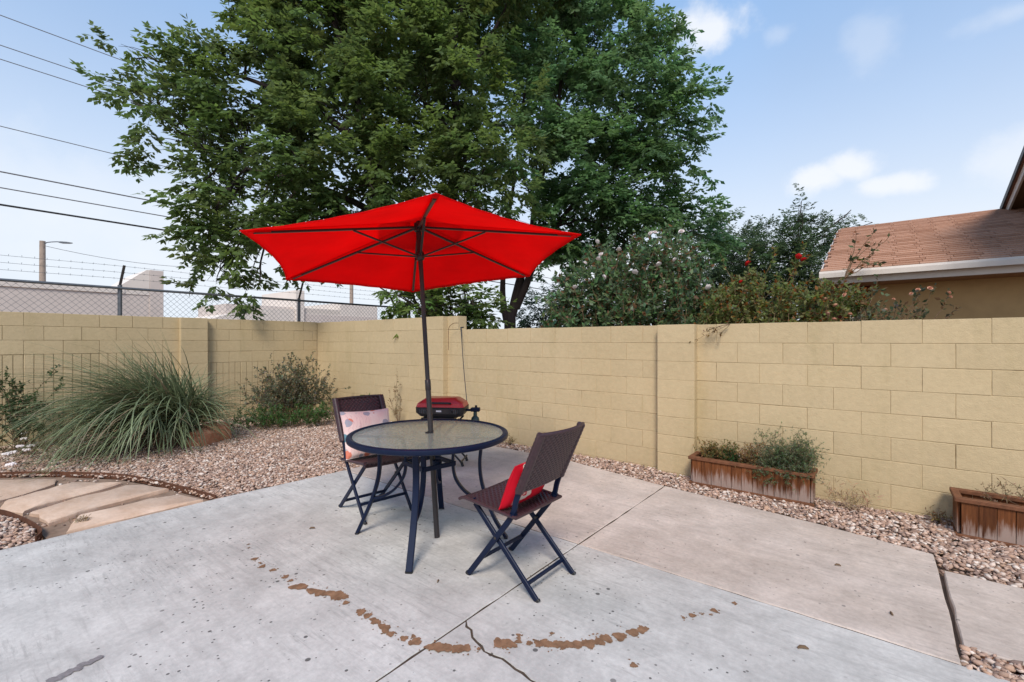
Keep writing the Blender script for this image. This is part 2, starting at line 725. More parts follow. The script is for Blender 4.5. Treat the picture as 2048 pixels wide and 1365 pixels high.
M = {
    'wall': m_wall(),
    'mortar': m_mortar(),
    'grey': m_concrete('grey_concrete', (.470, .443, .415), (.565, .540, .508), .95, .30),
    'pink': m_concrete('buff_concrete', (.485, .400, .340), (.575, .485, .425), .65, .26),
    'joint': plain('joint_dirt', (.075, .055, .040), .95, var=.3, scale=30, spec=.1),
    'soil': plain('soil', (.24, .165, .120), .95, var=.3, scale=12, bump=.4, spec=.1),
    'gravel': m_attr('gravel_stone', .85, .25, .3),
    'stain': plain('clay_stain', (.225, .125, .072), .85, var=.38, scale=26, bump=.3, spec=.15),
    'darkstain': plain('dark_scuff', (.22, .20, .20), .8, var=.3, scale=60, spec=.2),
    'rust': plain('rusty_steel', (.105, .045, .026), .85, var=.35, scale=25, bump=.3, spec=.2),
    'flag': m_flag(),
    'leaf': m_leaf('leaf'),
    'blade': m_leaf('blade', .2, .45, .4),
    'bark': m_bark('bark', (.085, .060, .050)),
    'bark2': m_bark('dark_bark', (.060, .045, .042)),
    'twig': plain('twig', (.16, .105, .065), .9, var=.25, scale=20, spec=.15),
    'canvas': m_canopy(),
    'bronze': plain('bronze_metal', (.030, .025, .026), .45, .2, .12, 40, spec=.5),
    'navy': plain('blue_black_powder_coat', (.0048, .0105, .0330), .42, .0, .12, 60, spec=.20),
    'glass': m_glass(),
    'wicker': plain('brown_wicker', (.042, .019, .024), .42, 0, .30, 55, spec=.55),
    'pillow1': m_pillow_pink(),
    'pillow2': m_pillow_red(),
    'black': plain('black_plastic', (.016, .016, .018), .5, 0, .15, 50, spec=.45),
    'redlid': plain('red_enamel', (.56, .012, .016), .28, 0, .05, 20, spec=.6),
    'greentank': plain('green_cylinder', (.020, .055, .052), .4, 0, .1, 30, spec=.5),
    'white': plain('white_print', (.78, .78, .78), .6, 0, .05, 20),
    'planter': m_planter(),
    'trim': plain('redwood_trim', (.155, .064, .031), .75, 0, .35, 25, .2, .25),
    'shingle': m_shingle(),
    'deck': plain('roof_underlay', (.16, .075, .05), .95, 0, .2, 20),
    'houseplaster': plain('ochre_stucco', (.46, .305, .145), .92, 0, .08, 6, .3, .15),
    'redwall': plain('dark_red_paint', (.17, .030, .016), .8, 0, .15, 8),
    'fascia': plain('pale_paint', (.62, .55, .49), .55, 0, .06, 8),
    'dark': plain('dark_metal_edge', (.05, .042, .040), .5, .2, .15, 20),
    'soffit': plain('brown_soffit', (.20, .105, .050), .8, 0, .15, 10),
    'stucco': plain('grey_stucco', (.60, .525, .48), .95, 0, .06, 1.2, .2, .1),
    'stucco2': plain('pale_stucco', (.70, .63, .57), .95, 0, .06, 1.2, .2, .1),
    'wood': plain('weathered_pole', (.30, .235, .19), .9, 0, .2, 6, .2, .15),
    'galv': plain('galvanised_steel', (.13, .14, .155), .45, .5, .15, 15, spec=.5),
    'wire': plain('wire', (.20, .20, .21), .5, .3, .1, 10),
    'cable': plain('black_cable', (.03, .03, .033), .6, 0, .1, 10),
    'petal_w': plain('white_petal', (.80, .72, .70), .7, 0, .06, 30, spec=.2),
    'petal_r': plain('red_petal', (.52, .012, .014), .6, 0, .15, 30, spec=.2),
    'petal_p': plain('peach_petal', (.72, .40, .28), .7, 0, .12, 30, spec=.2),
    'rock': None,
}


def m_rock():
    t = NT('red_rock')
    p = world_pos(t)
    n = t.noise(9, 5, .65, p)
    c = t.mix(t.ramp(n, .3, .7), (.40, .165, .088), (.56, .30, .19))
    t.bump(n, .8, .02)
    return t.done(c, .9, spec=.2)


M['rock'] = m_rock()

# ------------------------------------------------------------------ ground, patio, path
g = MB()
g.v = [(-400, -400, -.045), (400, -400, -.045), (400, 400, -.045), (-400, 400, -.045)]
g.f = [(0, 1, 2, 3)]
tag(g.build('ground', M['soil']), kind='structure')

WY, WX = 4.94, -9.11                 # faces of the two garden walls
GAP = .0052
jb = MB()
jb.prism([(-4.60, -6), (3.2, -6), (3.2, 2.72), (.27, 2.74), (.27, 4.05), (-1.28, 4.33), (-2.9, 4.62), (-4.44, 4.62), (-4.50, 2.8)], 2, -.10, -.0045)
patio = tag(jb.build('patio', M['joint']), kind='structure')


def slab(poly, mat, top=0.0, rough=.004, bev=.006):
    """a cast slab with slightly worn, uneven arrises"""
    pts = []
    n = len(poly)
    for i in range(n):
        a, b = np.array(poly[i], float), np.array(poly[(i + 1) % n], float)
        L = np.linalg.norm(b - a)
        k = max(1, int(L / .12))
        for j in range(k):
            p = a + (b - a) * j / k
            if j > 0:
                nn = np.array([-(b - a)[1], (b - a)[0]]) / L
                p = p + nn * rnd.uniform(-rough, rough)
            pts.append(p)
    c = np.mean(pts, axis=0)
    m = MB()
    k = len(pts)
    ins = []
    for i in range(k):
        a, b = pts[i - 1], pts[(i + 1) % k]
        d = b - a
        d /= np.linalg.norm(d)
        ins.append(pts[i] + np.array([-d[1], d[0]]) * bev)
    m.v += [(p[0], p[1], -.09) for p in pts] + [(p[0], p[1], top - .006) for p in pts] + [(p[0], p[1], top) for p in ins]
    for i in range(k):
        j = (i + 1) % k
        m.f += [(i, j, k + j, k + i), (k + i, k + j, 2 * k + j, 2 * k + i)]
    m.f.append(tuple(range(2 * k, 3 * k)))
    return m.build('slab', mat, patio)


JX, JY, JR = -1.62, 2.77, .292
slab([(-4.62, -6), (JX - GAP, -6), (JX - GAP, JY - GAP), (-4.53, JY - GAP), (-4.60, 1.5)], M['grey'])
# the near right slab is split by a crack that runs from the joint to the frame's edge
CR = [(JX + GAP, 1.655), (-1.585, 1.628), (-1.548, 1.622), (-1.505, 1.588), (-1.468, 1.573), (-1.43, 1.566), (-1.395, 1.548), (-1.334, 1.552),
      (-1.30, 1.560), (-1.256, 1.557), (-1.215, 1.545), (-1.177, 1.548), (-1.13, 1.536), (-1.05, 1.540), (-.96, 1.50), (-.86, 1.505), (-.70, 1.46), (-.52, 1.45), (-.3, 1.38), (0.1, 1.33), (.6, 1.2), (1.6, 1.0), (3.2, .8)]
W = .0075
up_ = [(x, y + W * (1.0 if i % 3 else .5)) for i, (x, y) in enumerate(CR)]
dn_ = [(x, y - W * (1.0 if i % 2 else .6)) for i, (x, y) in enumerate(CR)]
slab(up_ + [(3.2, JY - GAP - .01), (JX + GAP, JY - GAP)], M['grey'], rough=.0015, bev=.002)
slab([(JX + GAP, -6), (3.2, -6)] + dn_[::-1], M['grey'], top=-.002, rough=.0015, bev=.002)
slab([(-4.53, JY + GAP * .5), (JX - GAP, JY + GAP * .5), (JX - GAP, 4.395), (-2.91, 4.64), (-4.45, 4.64)], M['pink'], .001)
slab([(JX + GAP, JY + GAP * .5), (JR - .012, JY + GAP * .5), (JR - .012, 4.085), (-.353, 4.215), (JX + GAP, 4.395)], M['pink'], .001)
slab([(JR + .010, 2.945), (3.2, 2.94), (3.2, 3.84), (JR + .016, 3.835)], M['pink'], .002)
# timber strip along the small slab
MB().quadbox((JR + .016, 2.905, -.05), (3.2, 2.935, -.004), .004).build('expansion_strip', M['trim'], patio)


def blob(m, x, y, r, z, n=13, jag=.28):
    i0 = len(m.v)
    ph = rnd.random() * 6
    a1, a2 = rnd.uniform(.8, 1.3), rnd.uniform(.75, 1.15)
    ro = rnd.random() * 3
    for i in range(n):
        t = 2 * math.pi * i / n
        q = r * (1 + jag * math.sin(3 * t + ph) * .5 + rnd.uniform(-jag, jag) * .5)
        dx, dy = q * a1 * math.cos(t), q * a2 * math.sin(t)
        m.v.append((x + dx * math.cos(ro) - dy * math.sin(ro), y + dx * math.sin(ro) + dy * math.cos(ro), z))
    m.f.append(tuple(range(i0, i0 + n)))


STAIN = [(-3.132, 1.277, .022), (-2.992, 1.266, .021), (-2.894, 1.286, .018), (-2.751, 1.293, .02), (-2.684, 1.292, .017), (-2.579, 1.288, .042), (-2.478, 1.313, .03), (-2.432, 1.331, .03), (-2.39, 1.35, .034), (-2.342, 1.374, .045), (-2.30, 1.385, .035), (-2.226, 1.367, .018), (-2.089, 1.369, .023), (-2.035, 1.371, .022), (-1.958, 1.368, .03), (-1.985, 1.37, .02), (-1.875, 1.363, .03), (-1.905, 1.366, .02), (-1.823, 1.356, .019), (-1.746, 1.374, .02), (-1.724, 1.412, .012), (-1.685, 1.391, .027), (-1.600, 1.419, .028), (-1.575, 1.43, .024), (-1.552, 1.439, .028), (-1.53, 1.458, .026), (-1.507, 1.472, .03), (-1.485, 1.488, .025), (-1.469, 1.505, .022), (-1.42, 1.538, .01), (-1.372, 1.63, .034), (-1.345, 1.645, .03), (-1.326, 1.655, .026), (-1.311, 1.69, .015), (-1.325, 1.712, .010), (-1.341, 1.729, .012), (-1.264, 1.714, .019), (-1.235, 1.738, .02), (-1.215, 1.751, .028), (-1.19, 1.766, .028), (-1.168, 1.781, .03), (-1.14, 1.80, .028), (-1.113, 1.821, .03), (-1.08, 1.85, .027), (-1.047, 1.884, .03), (-1.018, 1.923, .03), (-1.003, 1.968, .03), (-.958, 2.019, .029), (-.922, 2.087, .032), (-.894, 2.137, .026), (-1.222, 1.838, .011), (-.827, 1.878, .018), (-.772, 2.358, .009), (-.743, 2.405, .017), (-.707, 2.447, .007), (-.668, 2.519, .019), (-.603, 2.659, .012), (-3.39, 1.343, .008), (-3.33, 1.319, .008), (-.676, 2.47, .006), (-3.05, 1.275, .010)]
for x, y, r in STAIN:
    m = MB()
    blob(m, x, y, r, .0022 + rnd.uniform(0, .0012), 26, .32)
    o = m.build('stain', M['stain'], patio)
m = MB()
for x, y, r in STAIN:
    for _ in range(3):
        a = rnd.uniform(0, 6.28)
        q = r * rnd.uniform(1.1, 2.2)
        blob(m, x + q * math.cos(a), y + q * math.sin(a), rnd.uniform(.0015, .0055), .0018, 8, .3)
tag(m.build('stain_spatter', M['stain'], patio), kind='stuff')
m = MB()
for q in range(9):
    t = q / 8
    blob(m, -2.668 - .02 * t + rnd.uniform(-.008, .008),   .30 + .15 * t, .027 - .010 * t, .0022 + .0003 * q, 12, .35)
tag(m.build('scuff', M['darkstain'], patio), kind='stuff')
# small chips of bark and dead leaf on the concrete
for x, y, a, L in ((-.27, 2.459, .6, .024), (-2.0, 1.82, 2.1, .012), (-3.3, 1.75, 1.0, .02), (-.2, 3.5, .4, .016), (.05, 3.05, 2.0, .014)):
    m = MB()
    m.sweep([(-L, 0, .004), (-L * .4, L * .12, .010), (L * .5, L * .05, .009), (L, -L * .1, .003)],
            [[(-.003, -.002), (.003, -.002), (.003, .002), (-.003, .002)]] + [[(-L * .28, -.004), (L * .28, -.004), (L * .2, .004), (-L * .2, .004)]] * 2 + [[(-.002, -.002), (.002, -.002), (.002, .002), (-.002, .002)]])
    o = m.build('debris', M['twig'], None, False, (x, y, .001), (0, 0, a))
    tag(o, {0: 'curled grey-green leaf lying on the near right grey slab', 1: 'pale crumb of debris on grey slab in front of table leg',
            2: 'dark leaf scrap on grey slab left of the table', 3: 'brown leaf scrap in the middle of the large buff slab',
            4: 'brown leaf scrap on the buff slab near its right joint'}[int((x, y) == (-2.0, 1.82)) + 2 * int(x == -3.3) + 3 * int(x == -.2) + 4 * int(x == .05)], 'leaf')

# --- flagstone path between two rusty steel edgings
path = MB().prism([(-7.6, -.6), (-7.12, .42), (-6.69, .80), (-6.08, 1.17), (-5.3, 1.39), (-4.63, 1.53), (-4.63, .50), (-5.0, .47), (-5.33, .40), (-5.62, .32), (-6.0, .0), (-6.3, -.6)], 2, -.06, -.020).build('path', M['soil'])
tag(path, kind='structure')


def flagstone(poly, top):
    pts = []
    n = len(poly)
    for i in range(n):
        a, b = np.array(poly[i], float), np.array(poly[(i + 1) % n], float)
        k = max(1, int(np.linalg.norm(b - a) / .09))
        for j in range(k):
            pts.append(a + (b - a) * j / k + rng.normal(0, .006, 2))
    c = np.mean(pts, axis=0)
    k = len(pts)
    m = MB()
    m.v += [(p[0], p[1], -.05) for p in pts] + [(p[0], p[1], top - .012 + rnd.uniform(-.003, .003)) for p in pts]
    m.v += [tuple(c + (p - c) * (1 - .02 / np.linalg.norm(p - c))) + (top + rnd.uniform(-.002, .002),) for p in pts] + [(c[0], c[1], top)]
    for i in range(k):
        j = (i + 1) % k
        m.f += [(i, j, k + j, k + i), (k + i, k + j, 2 * k + j, 2 * k + i), (2 * k + i, 2 * k + j, 3 * k)]
    return m.build('flagstone', M['flag'], path, True)


flagstone([(-5.93, .17), (-6.02, .345), (-6.12, .52), (-6.30, .725), (-6.503, .76), (-6.896, .404), (-7.129, .25), (-6.5, -.1)], .012)
flagstone([(-5.675, .333), (-5.43, .442), (-5.575, .586), (-5.645, .751), (-5.715, .976), (-5.826, 1.14), (-6.214, .855), (-6.17, .745), (-5.945, .375)], .014)
flagstone([(-5.274, .513), (-4.986, .54), (-5.0, .648), (-5.07, .703), (-5.145, .9), (-5.195, 1.148), (-5.235, 1.37), (-5.571, 1.265), (-5.665, 1.145), (-5.592, .983), (-5.555, .766), (-5.375, .475)], .016)
flagstone([(-4.645, .59), (-4.645, 1.47), (-4.962, 1.395), (-5.042, 1.183), (-5.01, .926), (-5.012, .715)], .010)
flagstone([(-7.0, -.5), (-6.4, -.25), (-6.05, .28), (-5.75, .28), (-6.2, -.3), (-6.6, -.7)], .012)


def curve_pts(P, n):
    P = np.array(P, float)
    out = []
    for i in range(len(P) - 1):
        p0, p1, p2, p3 = P[max(i - 1, 0)], P[i], P[i + 1], P[min(i + 2, len(P) - 1)]
        for t in np.linspace(0, 1, n, endpoint=False):
            out.append(.5 * ((2 * p1) + (-p0 + p2) * t + (2 * p0 - 5 * p1 + 4 * p2 - p3) * t * t + (-p0 + 3 * p1 - 3 * p2 + p3) * t ** 3))
    out.append(P[-1])
    return out


for lab, P in (('long rusty steel edging strip curving between flagstones and gravel bed', [(-7.65, -.5, .0), (-7.16, .42, .0), (-6.69, .83, .0), (-6.085, 1.20, .0), (-5.296, 1.42, .0), (-4.63, 1.56, -.004)]),
               ('short rusty steel edging strip round the small gravel patch at left', [(-6.3, -.4, .0), (-5.95, .08, .0), (-5.625, .31, .0), (-5.326, .40, .0), (-5.005, .46, .0), (-4.76, .48, .0), (-4.64, .44, -.006)])):
    m = MB()
    m.sweep(curve_pts(P, 10), [(-.030, -.004), (.030, -.004), (.030, .004), (-.030, .004)], side=(0, 0, 1))
    tag(m.build('steel_edging', M['rust']), lab, 'edging', 'steel edging strips')


# --- gravel: loose stones in the beds
def in_poly(x, y, poly):
    inside = np.zeros(len(x), bool)
    n = len(poly)
    for i in range(n):
        x1, y1 = poly[i]
        x2, y2 = poly[(i + 1) % n]
        c = ((y1 > y) != (y2 > y)) & (x < (x2 - x1) * (y - y1) / ((y2 - y1) + 1e-12) + x1)
        inside ^= c
    return inside


PATHP = [(-7.7, -.7), (-7.16, .42), (-6.69, .83), (-6.085, 1.20), (-5.296, 1.42), (-4.60, 1.56), (-4.60, .45), (-5.0, .45), (-5.33, .39), (-5.62, .30), (-6.0, .0), (-6.3, -.7)]
PATIOP = [(-4.63, -6), (3.3, -6), (3.3, 2.7), (JR, 2.76), (JR, 4.09), (-.353, 4.225), (-1.62, 4.405), (-2.91, 4.65), (-4.46, 4.65), (-4.54, 2.77), (-4.61, 1.5)]
SMALL = [(JR + .01, 2.94), (3.3, 2.93), (3.3, 3.85), (JR + .02, 3.845)]
ico = bmesh.new()
bmesh.ops.create_icosphere(ico, subdivisions=1, radius=1.0)
ICO_V = np.array([v.co[:] for v in ico.verts])
ICO_F = np.array([[v.index for v in f.verts] for f in ico.faces])
ico.free()


def stones(x, y, z, smin, smax):
    n = len(x)
    s = rng.uniform(smin, smax, n) * rng.choice([.7, 1, 1, 1.25], n)
    sc = np.stack([s * rng.uniform(.8, 1.45, n), s * rng.uniform(.6, 1.0, n), s * rng.uniform(.35, .65, n)], 1)
    v = ICO_V[None] * (1 + rng.normal(0, .16, (n, 12, 1)))
    v = v * sc[:, None]
    az = rng.uniform(0, 6.283, n)
    tl = rng.normal(0, .35, n)
    ct, st_ = np.cos(tl)[:, None], np.sin(tl)[:, None]
    vx, vz = v[..., 0] * ct - v[..., 2] * st_, v[..., 0] * st_ + v[..., 2] * ct
    ca, sa = np.cos(az)[:, None], np.sin(az)[:, None]
    X = vx * ca - v[..., 1] * sa + x[:, None]
    Y = vx * sa + v[..., 1] * ca + y[:, None]
    Z = vz + z[:, None]
    V = np.stack([X, Y, Z], -1).reshape(-1, 3)
    Fc = (ICO_F[None] + (np.arange(n) * 12)[:, None, None]).reshape(-1, 3)
    pal = np.array([(.46, .31, .235), (.52, .37, .29), (.36, .235, .175), (.58, .46, .385), (.30, .20, .155), (.44, .285, .20), (.62, .53, .46), (.40, .27, .21), (.24, .165, .135)])
    c = pal[rng.integers(0, len(pal), n)] * rng.uniform(.85, 1.15, (n, 1))
    C = np.repeat(c, 12, axis=0)
    return V, Fc, C


def bed_z(x, y):
    return .004 * np.sin(x * 2.1 + y) + .006 * np.sin(y * 3.3 - x * 1.7)


xs, ys = [], []
for n, x0, x1, y0, y1 in ((74000, WX + .0, -4.5, -.4, WY), (20000, -4.6, 3.0, 4.0, WY), (3500, JR, 2.6, 3.8, WY), (1800, JR, 1.2, 2.5, 2.94)):
    xs.append(rng.uniform(x0, x1, n))
    ys.append(rng.uniform(y0, y1, n))
x, y = np.concatenate(xs), np.concatenate(ys)
keep = ~in_poly(x, y, PATHP) & ~in_poly(x, y, PATIOP) & ~in_poly(x, y, SMALL) & (x > WX) & (y < WY)
# the photograph sees nothing of the bed left of the camera's field
keep &= (x * FW[0] + y * FW[1] > .4) & ((x * RT[0] + y * RT[1]) > -1.25 * (x * FW[0] + y * FW[1])) & ((x * RT[0] + y * RT[1]) < 2.4 * (x * FW[0] + y * FW[1]))
x, y = x[keep], y[keep]
V, Fc, C = stones(x, y, bed_z(x, y) - .008 + rng.uniform(-.008, .012, len(x)), .0105, .0195)
o = link('gravel', np_mesh('gravel', V, Fc, M['gravel'], C))
tag(o, 'loose pinkish tan gravel filling the beds round the patio', 'gravel', kind='stuff')
# stray stones in the path joints
n = 260
x, y = rng.uniform(-7, -4.65, n), rng.uniform(.3, 1.5, n)
kp = in_poly(x, y, PATHP)
V, Fc, C = stones(x[kp], y[kp], np.full(kp.sum(), -.014), .008, .016)
tag(link('pebbles', np_mesh('pebbles', V, Fc, M['gravel'], C), path), kind='stuff')

# ------------------------------------------------------------------ garden walls
BH, BL = .195, .39
JT = .0042


def block_mesh(L, h, dp, score=0, jt=JT):
    m = MB()
    a, b = L / 2 - jt / 2, h - jt
    if not score:
        bm = bmesh.new()
        c = .0026
        # front at y = 0, back at y = dp
        pts = [(-a, c, 0), (a, c, 0), (a, c, b), (-a, c, b), (-a + c, 0, c), (a - c, 0, c), (a - c, 0, b - c), (-a + c, 0, b - c), (-a, dp, 0), (a, dp, 0), (a, dp, b), (-a, dp, b)]
        m.v = pts
        m.f = [(4, 5, 6, 7), (0, 1, 5, 4), (1, 2, 6, 5), (2, 3, 7, 6), (3, 0, 4, 7), (8, 9, 1, 0), (9, 10, 2, 1), (10, 11, 3, 2), (11, 8, 0, 3), (9, 8, 11, 10)]
        bm.free()
    else:
        poly = []
        w = 2 * a / score
        for i in range(score):
            x0, x1 = -a + i * w, -a + (i + 1) * w
            if i:
                poly += [(x0 + .004, .009)]
            poly += [(x0 + .006, 0), (x1 - .006, 0)]
            if i < score - 1:
                poly += [(x1 - .004, .009)]
        poly += [(a, .006), (a, dp), (-a, dp), (-a, .006)]
        m.prism(poly, 2, 0, b)
    return m.mesh('block', M['wall'])


_bm = {}


def get_block(L, h, dp, score=0):
    k = (round(L, 3), round(h, 4), round(dp, 3), score, rnd.choice((.0018, .003, .0045, .006)))
    if k not in _bm:
        _bm[k] = block_mesh(*k[:3], score, k[4])
    return _bm[k]


def course(wall, s0, s1, z, h, phase, place, dp=.18, scored=0, skip=()):
    """one course of blocks from s0 to s1 along the wall"""
    e = [s0]
    k = math.ceil((s0 + .05 - phase) / BL)
    while phase + k * BL < s1 - .05:
        e.append(phase + k * BL)
        k += 1
    e.append(s1)
    for a, b in zip(e[:-1], e[1:]):
        if b - a < .03:
            continue
        sc = 0
        if scored:
            sc = max(1, round((b - a) / (BL / scored)))
        me = get_block(b - a, h, dp, sc)
        place(me, (a + b) / 2, z)


# right wall, face towards -Y
wall_r = empty('block_wall', (-3.5, WY + .1, 0))
tag(wall_r, 'long tan painted block wall running behind grill, chairs and planter boxes', 'wall')


def place_r(me, s, z, off=0.0):
    link('block', me, wall_r, (s + 3.5, -.1 + off + rnd.uniform(-.0015, .0015), z))


Z0 = .0155 - 2 * BH
P1 = (-1.865, -1.475)               # pilaster between the planters and the right-hand chair
P2 = (-5.60, -5.21)                 # pilaster where the wall steps up
for k in range(1, 11):
    z = Z0 + k * BH
    top_hi = 1.785
    ph = -.12 if k % 2 else -.12 + BL / 2
    h = BH
    if k <= 9:
        if k == 9:
            h = 1.568 - z if False else BH
        for a, b in ((P2[1] - .02, P1[0] + .02), (P1[1] - .02, 4.3)):
            course(wall_r, a, b, z, h, ph, place_r)
    hi_h = BH if k < 10 else top_hi - z
    course(wall_r, WX + .002, P2[0] + .02, z, hi_h, ph, place_r)
    if k == 10:
        course(wall_r, P2[1] - .02, -4.985, z, hi_h, -9, place_r)
    # pilaster blocks stand proud
    if k <= 9:
        place_r(get_block(P1[1] - P1[0], BH, .16), sum(P1) / 2, z + (.0 if k < 9 else 0), -.10)
    place_r(get_block(P2[1] - P2[0], hi_h, .16), sum(P2) / 2, z, -.10)
mm = MB()
mm.quadbox((WX - .012 + 3.5, -.1 + .0036, Z0), (P2[0] + 3.5, .08, 1.775))
mm.quadbox((P2[0] + 3.5, -.1 + .0038, Z0), (4.28 + 3.5, .08, 1.568))
mm.quadbox((P1[0] + .004 + 3.5, -.2 + .0036, Z0), (P1[1] - .004 + 3.5, -.1 + .003, 1.566))
mm.quadbox((P2[0] + .004 + 3.5, -.2 + .0036, Z0), (P2[1] - .004 + 3.5, -.1 + .0028, 1.773))
mm.build('mortar', M['mortar'], wall_r)

# left wall, face towards +X, lower part scored into vertical ribs
wall_l = empty('block_wall', (WX - .1, 2.0, 0))
tag(wall_l, 'left tan block wall with vertical scored grooves, below the chain link fence', 'wall')


def place_l(me, s, z, off=0.0):
    link('block', me, wall_l, (.1 + off + rnd.uniform(-.0015, .0015), s - 2.0, z), (0, 0, math.pi / 2))


PL = (2.525, 2.92)
ZL = 1.412 - 8 * BH
for k in range(0, 10):
    z = ZL + k * BH
    h = BH if k < 9 else 1.795 - z
    ph = .75 if k % 2 else .75 + BL / 2
    sA = 4 if k < 7 else 0
    sB = 4 if k < 6 else 0
    course(wall_l, -1.2, PL[0] + .02, z, h, ph if not sA else .75, place_l, scored=sA)
    course(wall_l, PL[1] - .02, WY - .003, z, h, ph if not sB else .75, place_l, scored=sB)
    place_l(get_block(PL[1] - PL[0], h, .16), sum(PL) / 2, z, .10)
mm = MB()
mm.quadbox((-.08, -3.2, ZL), (.1 - .011, WY - 2 + .06, 1.78))
mm.quadbox((.1 - .012, PL[0] - 2 + .004, ZL), (.2 - .007, PL[1] - 2 - .004, 1.778))
mm.build('mortar', M['mortar'], wall_l)

# ------------------------------------------------------------------ vegetation tools
def leaves(P, D, N, L, Wd, fold=.18):
    """folded leaf blades (4 corner points, two faces) at P pointing along D with face normal near N"""
    D = D / (np.linalg.norm(D, axis=-1, keepdims=True) + 1e-9)
    S = np.cross(D, N)
    S /= (np.linalg.norm(S, axis=-1, keepdims=True) + 1e-9)
    Nn = np.cross(S, D)
    L = np.asarray(L)[..., None] if np.ndim(L) else L
    Wd = np.asarray(Wd)[..., None] if np.ndim(Wd) else Wd
    mid = P + D * L * .45
    v = np.stack([P, mid + S * Wd * .5 - Nn * Wd * fold, P + D * L - Nn * L * .12, mid - S * Wd * .5 - Nn * Wd * fold], axis=-2)
    v = v.reshape(-1, 4, 3)
    n = len(v)
    f = np.array([[0, 1, 2], [0, 2, 3]])[None] + (np.arange(n) * 4)[:, None, None]
    return v.reshape(-1, 3), f.reshape(-1, 3)


def rdir(n):
    d = rng.normal(0, 1, (n, 3))
    return d / np.linalg.norm(d, axis=1, keepdims=True)


def fbm(p, s, seed):
    """cheap smooth 3D pattern in -1..1 for gaps in a crown"""
    r = np.random.default_rng(seed)
    out = 0
    for i in range(6):
        k = r.normal(0, 1, 3) * s * (1 + i * .45)
        out = out + np.sin(p @ k + r.uniform(0, 6.28)) / (1 + .35 * i)
    return out / 3.2


def compound_crown(lobes, per_m2, col, leafL=.10, twigL=.5, m=9, nl=7, seed=1, gap=.35, droop=.35, spread=1.0):
    """twigs with pinnate leaves filling a set of (centre, radius) lobes"""
    Vs, Fs, Cs, ends = [], [], [], []
    off = 0
    for c, r in lobes:
        c = np.asarray(c)
        n = int(per_m2 * r ** 2.2)
        d = rdir(n)
        rad = r * (.42 + .58 * rng.uniform(0, 1, n) ** .6)
        p = c + d * rad[:, None] * np.array([1, 1, .92])
        keep = fbm(p, 2.5, seed) > -gap + rng.normal(0, .14, n)
        p, d = p[keep], d[keep]
        n = len(p)
        if n == 0:
            continue
        td = d * .7 + rng.normal(0, .45, (n, 3)) + np.array([0, 0, .05])
        td /= np.linalg.norm(td, axis=1, keepdims=True)
        ends.append((c, p, td))
        tl = twigL * rng.uniform(.6, 1.2, n)
        t = np.linspace(.1, 1, m)[None, :] + rng.normal(0, .03, (n, m))
        q = p[:, None] + td[:, None] * (t * tl[:, None])[..., None]
        q[..., 2] -= droop * .25 * (t ** 2) * tl[:, None]
        side = np.cross(td, [0, 0, 1.0])
        side /= (np.linalg.norm(side, axis=1, keepdims=True) + 1e-9)
        sg = np.where(np.arange(m) % 2 == 0, 1, -1)[None, :, None]
        ad = td[:, None] * .65 + side[:, None] * sg * rng.uniform(.5, 1.0, (n, m, 1)) + rng.normal(0, .25, (n, m, 3))
        ad[..., 2] -= droop * rng.uniform(.2, 1.0, (n, m))
        ad /= np.linalg.norm(ad, axis=-1, keepdims=True)
        s2 = np.cross(ad, [0, 0, 1.0])
        s2 /= (np.linalg.norm(s2, axis=-1, keepdims=True) + 1e-9)
        # leaflets along the axis
        axL = leafL * 1.9
        k = np.arange(nl)
        tk = np.where(k == nl - 1, 1.0, .30 + .62 * (k // 2) / max(1, (nl // 2 - 1)))
        sk = np.where(k == nl - 1, 0.0, np.where(k % 2 == 0, 1.0, -1.0))
        lp = q[:, :, None] + ad[:, :, None] * (tk * axL)[None, None, :, None]
        ld = ad[:, :, None] * .75 + s2[:, :, None] * sk[None, None, :, None] * .85 + rng.normal(0, .18, (n, m, nl, 3))
        ld[..., 2] -= .15
        nn = np.array([0, 0, 1.0]) + rng.normal(0, .45, (n, m, nl, 3))
        LL = leafL * rng.uniform(.75, 1.2, (n, m, nl))
        v, f = leaves(lp, ld, nn, LL, LL * .52)
        cc = np.asarray(col)[None] * rng.uniform(.75, 1.25, (n, 1))
        cc = cc * (1 + rng.normal(0, .10, (n, 3)) * np.array([.5, .4, .8]))
        cc = np.repeat(cc, m * nl * 4, axis=0)
        cc = cc * np.repeat(rng.uniform(.85, 1.15, n * m * nl), 4)[:, None]
        Vs.append(v)
        Fs.append(f + off)
        Cs.append(cc)
        off += len(v)
    return np.concatenate(Vs), np.concatenate(Fs), np.clip(np.concatenate(Cs), .002, 1), ends


def limb(m, a, b, r0, r1, bend=.12, n=7, sides=6):
    a, b = np.asarray(a, float), np.asarray(b, float)
    L = np.linalg.norm(b - a)
    off = rng.normal(0, bend, 3) * L
    off[2] = abs(off[2]) * .6
    pts = [a + (b - a) * t + off * math.sin(math.pi * t) * .5 + rng.normal(0, .012, 3) * L * (0 < t < 1) for t in np.linspace(0, 1, n)]
    m.tube(pts, list(np.linspace(r0, r1, n)), sides)
    return pts


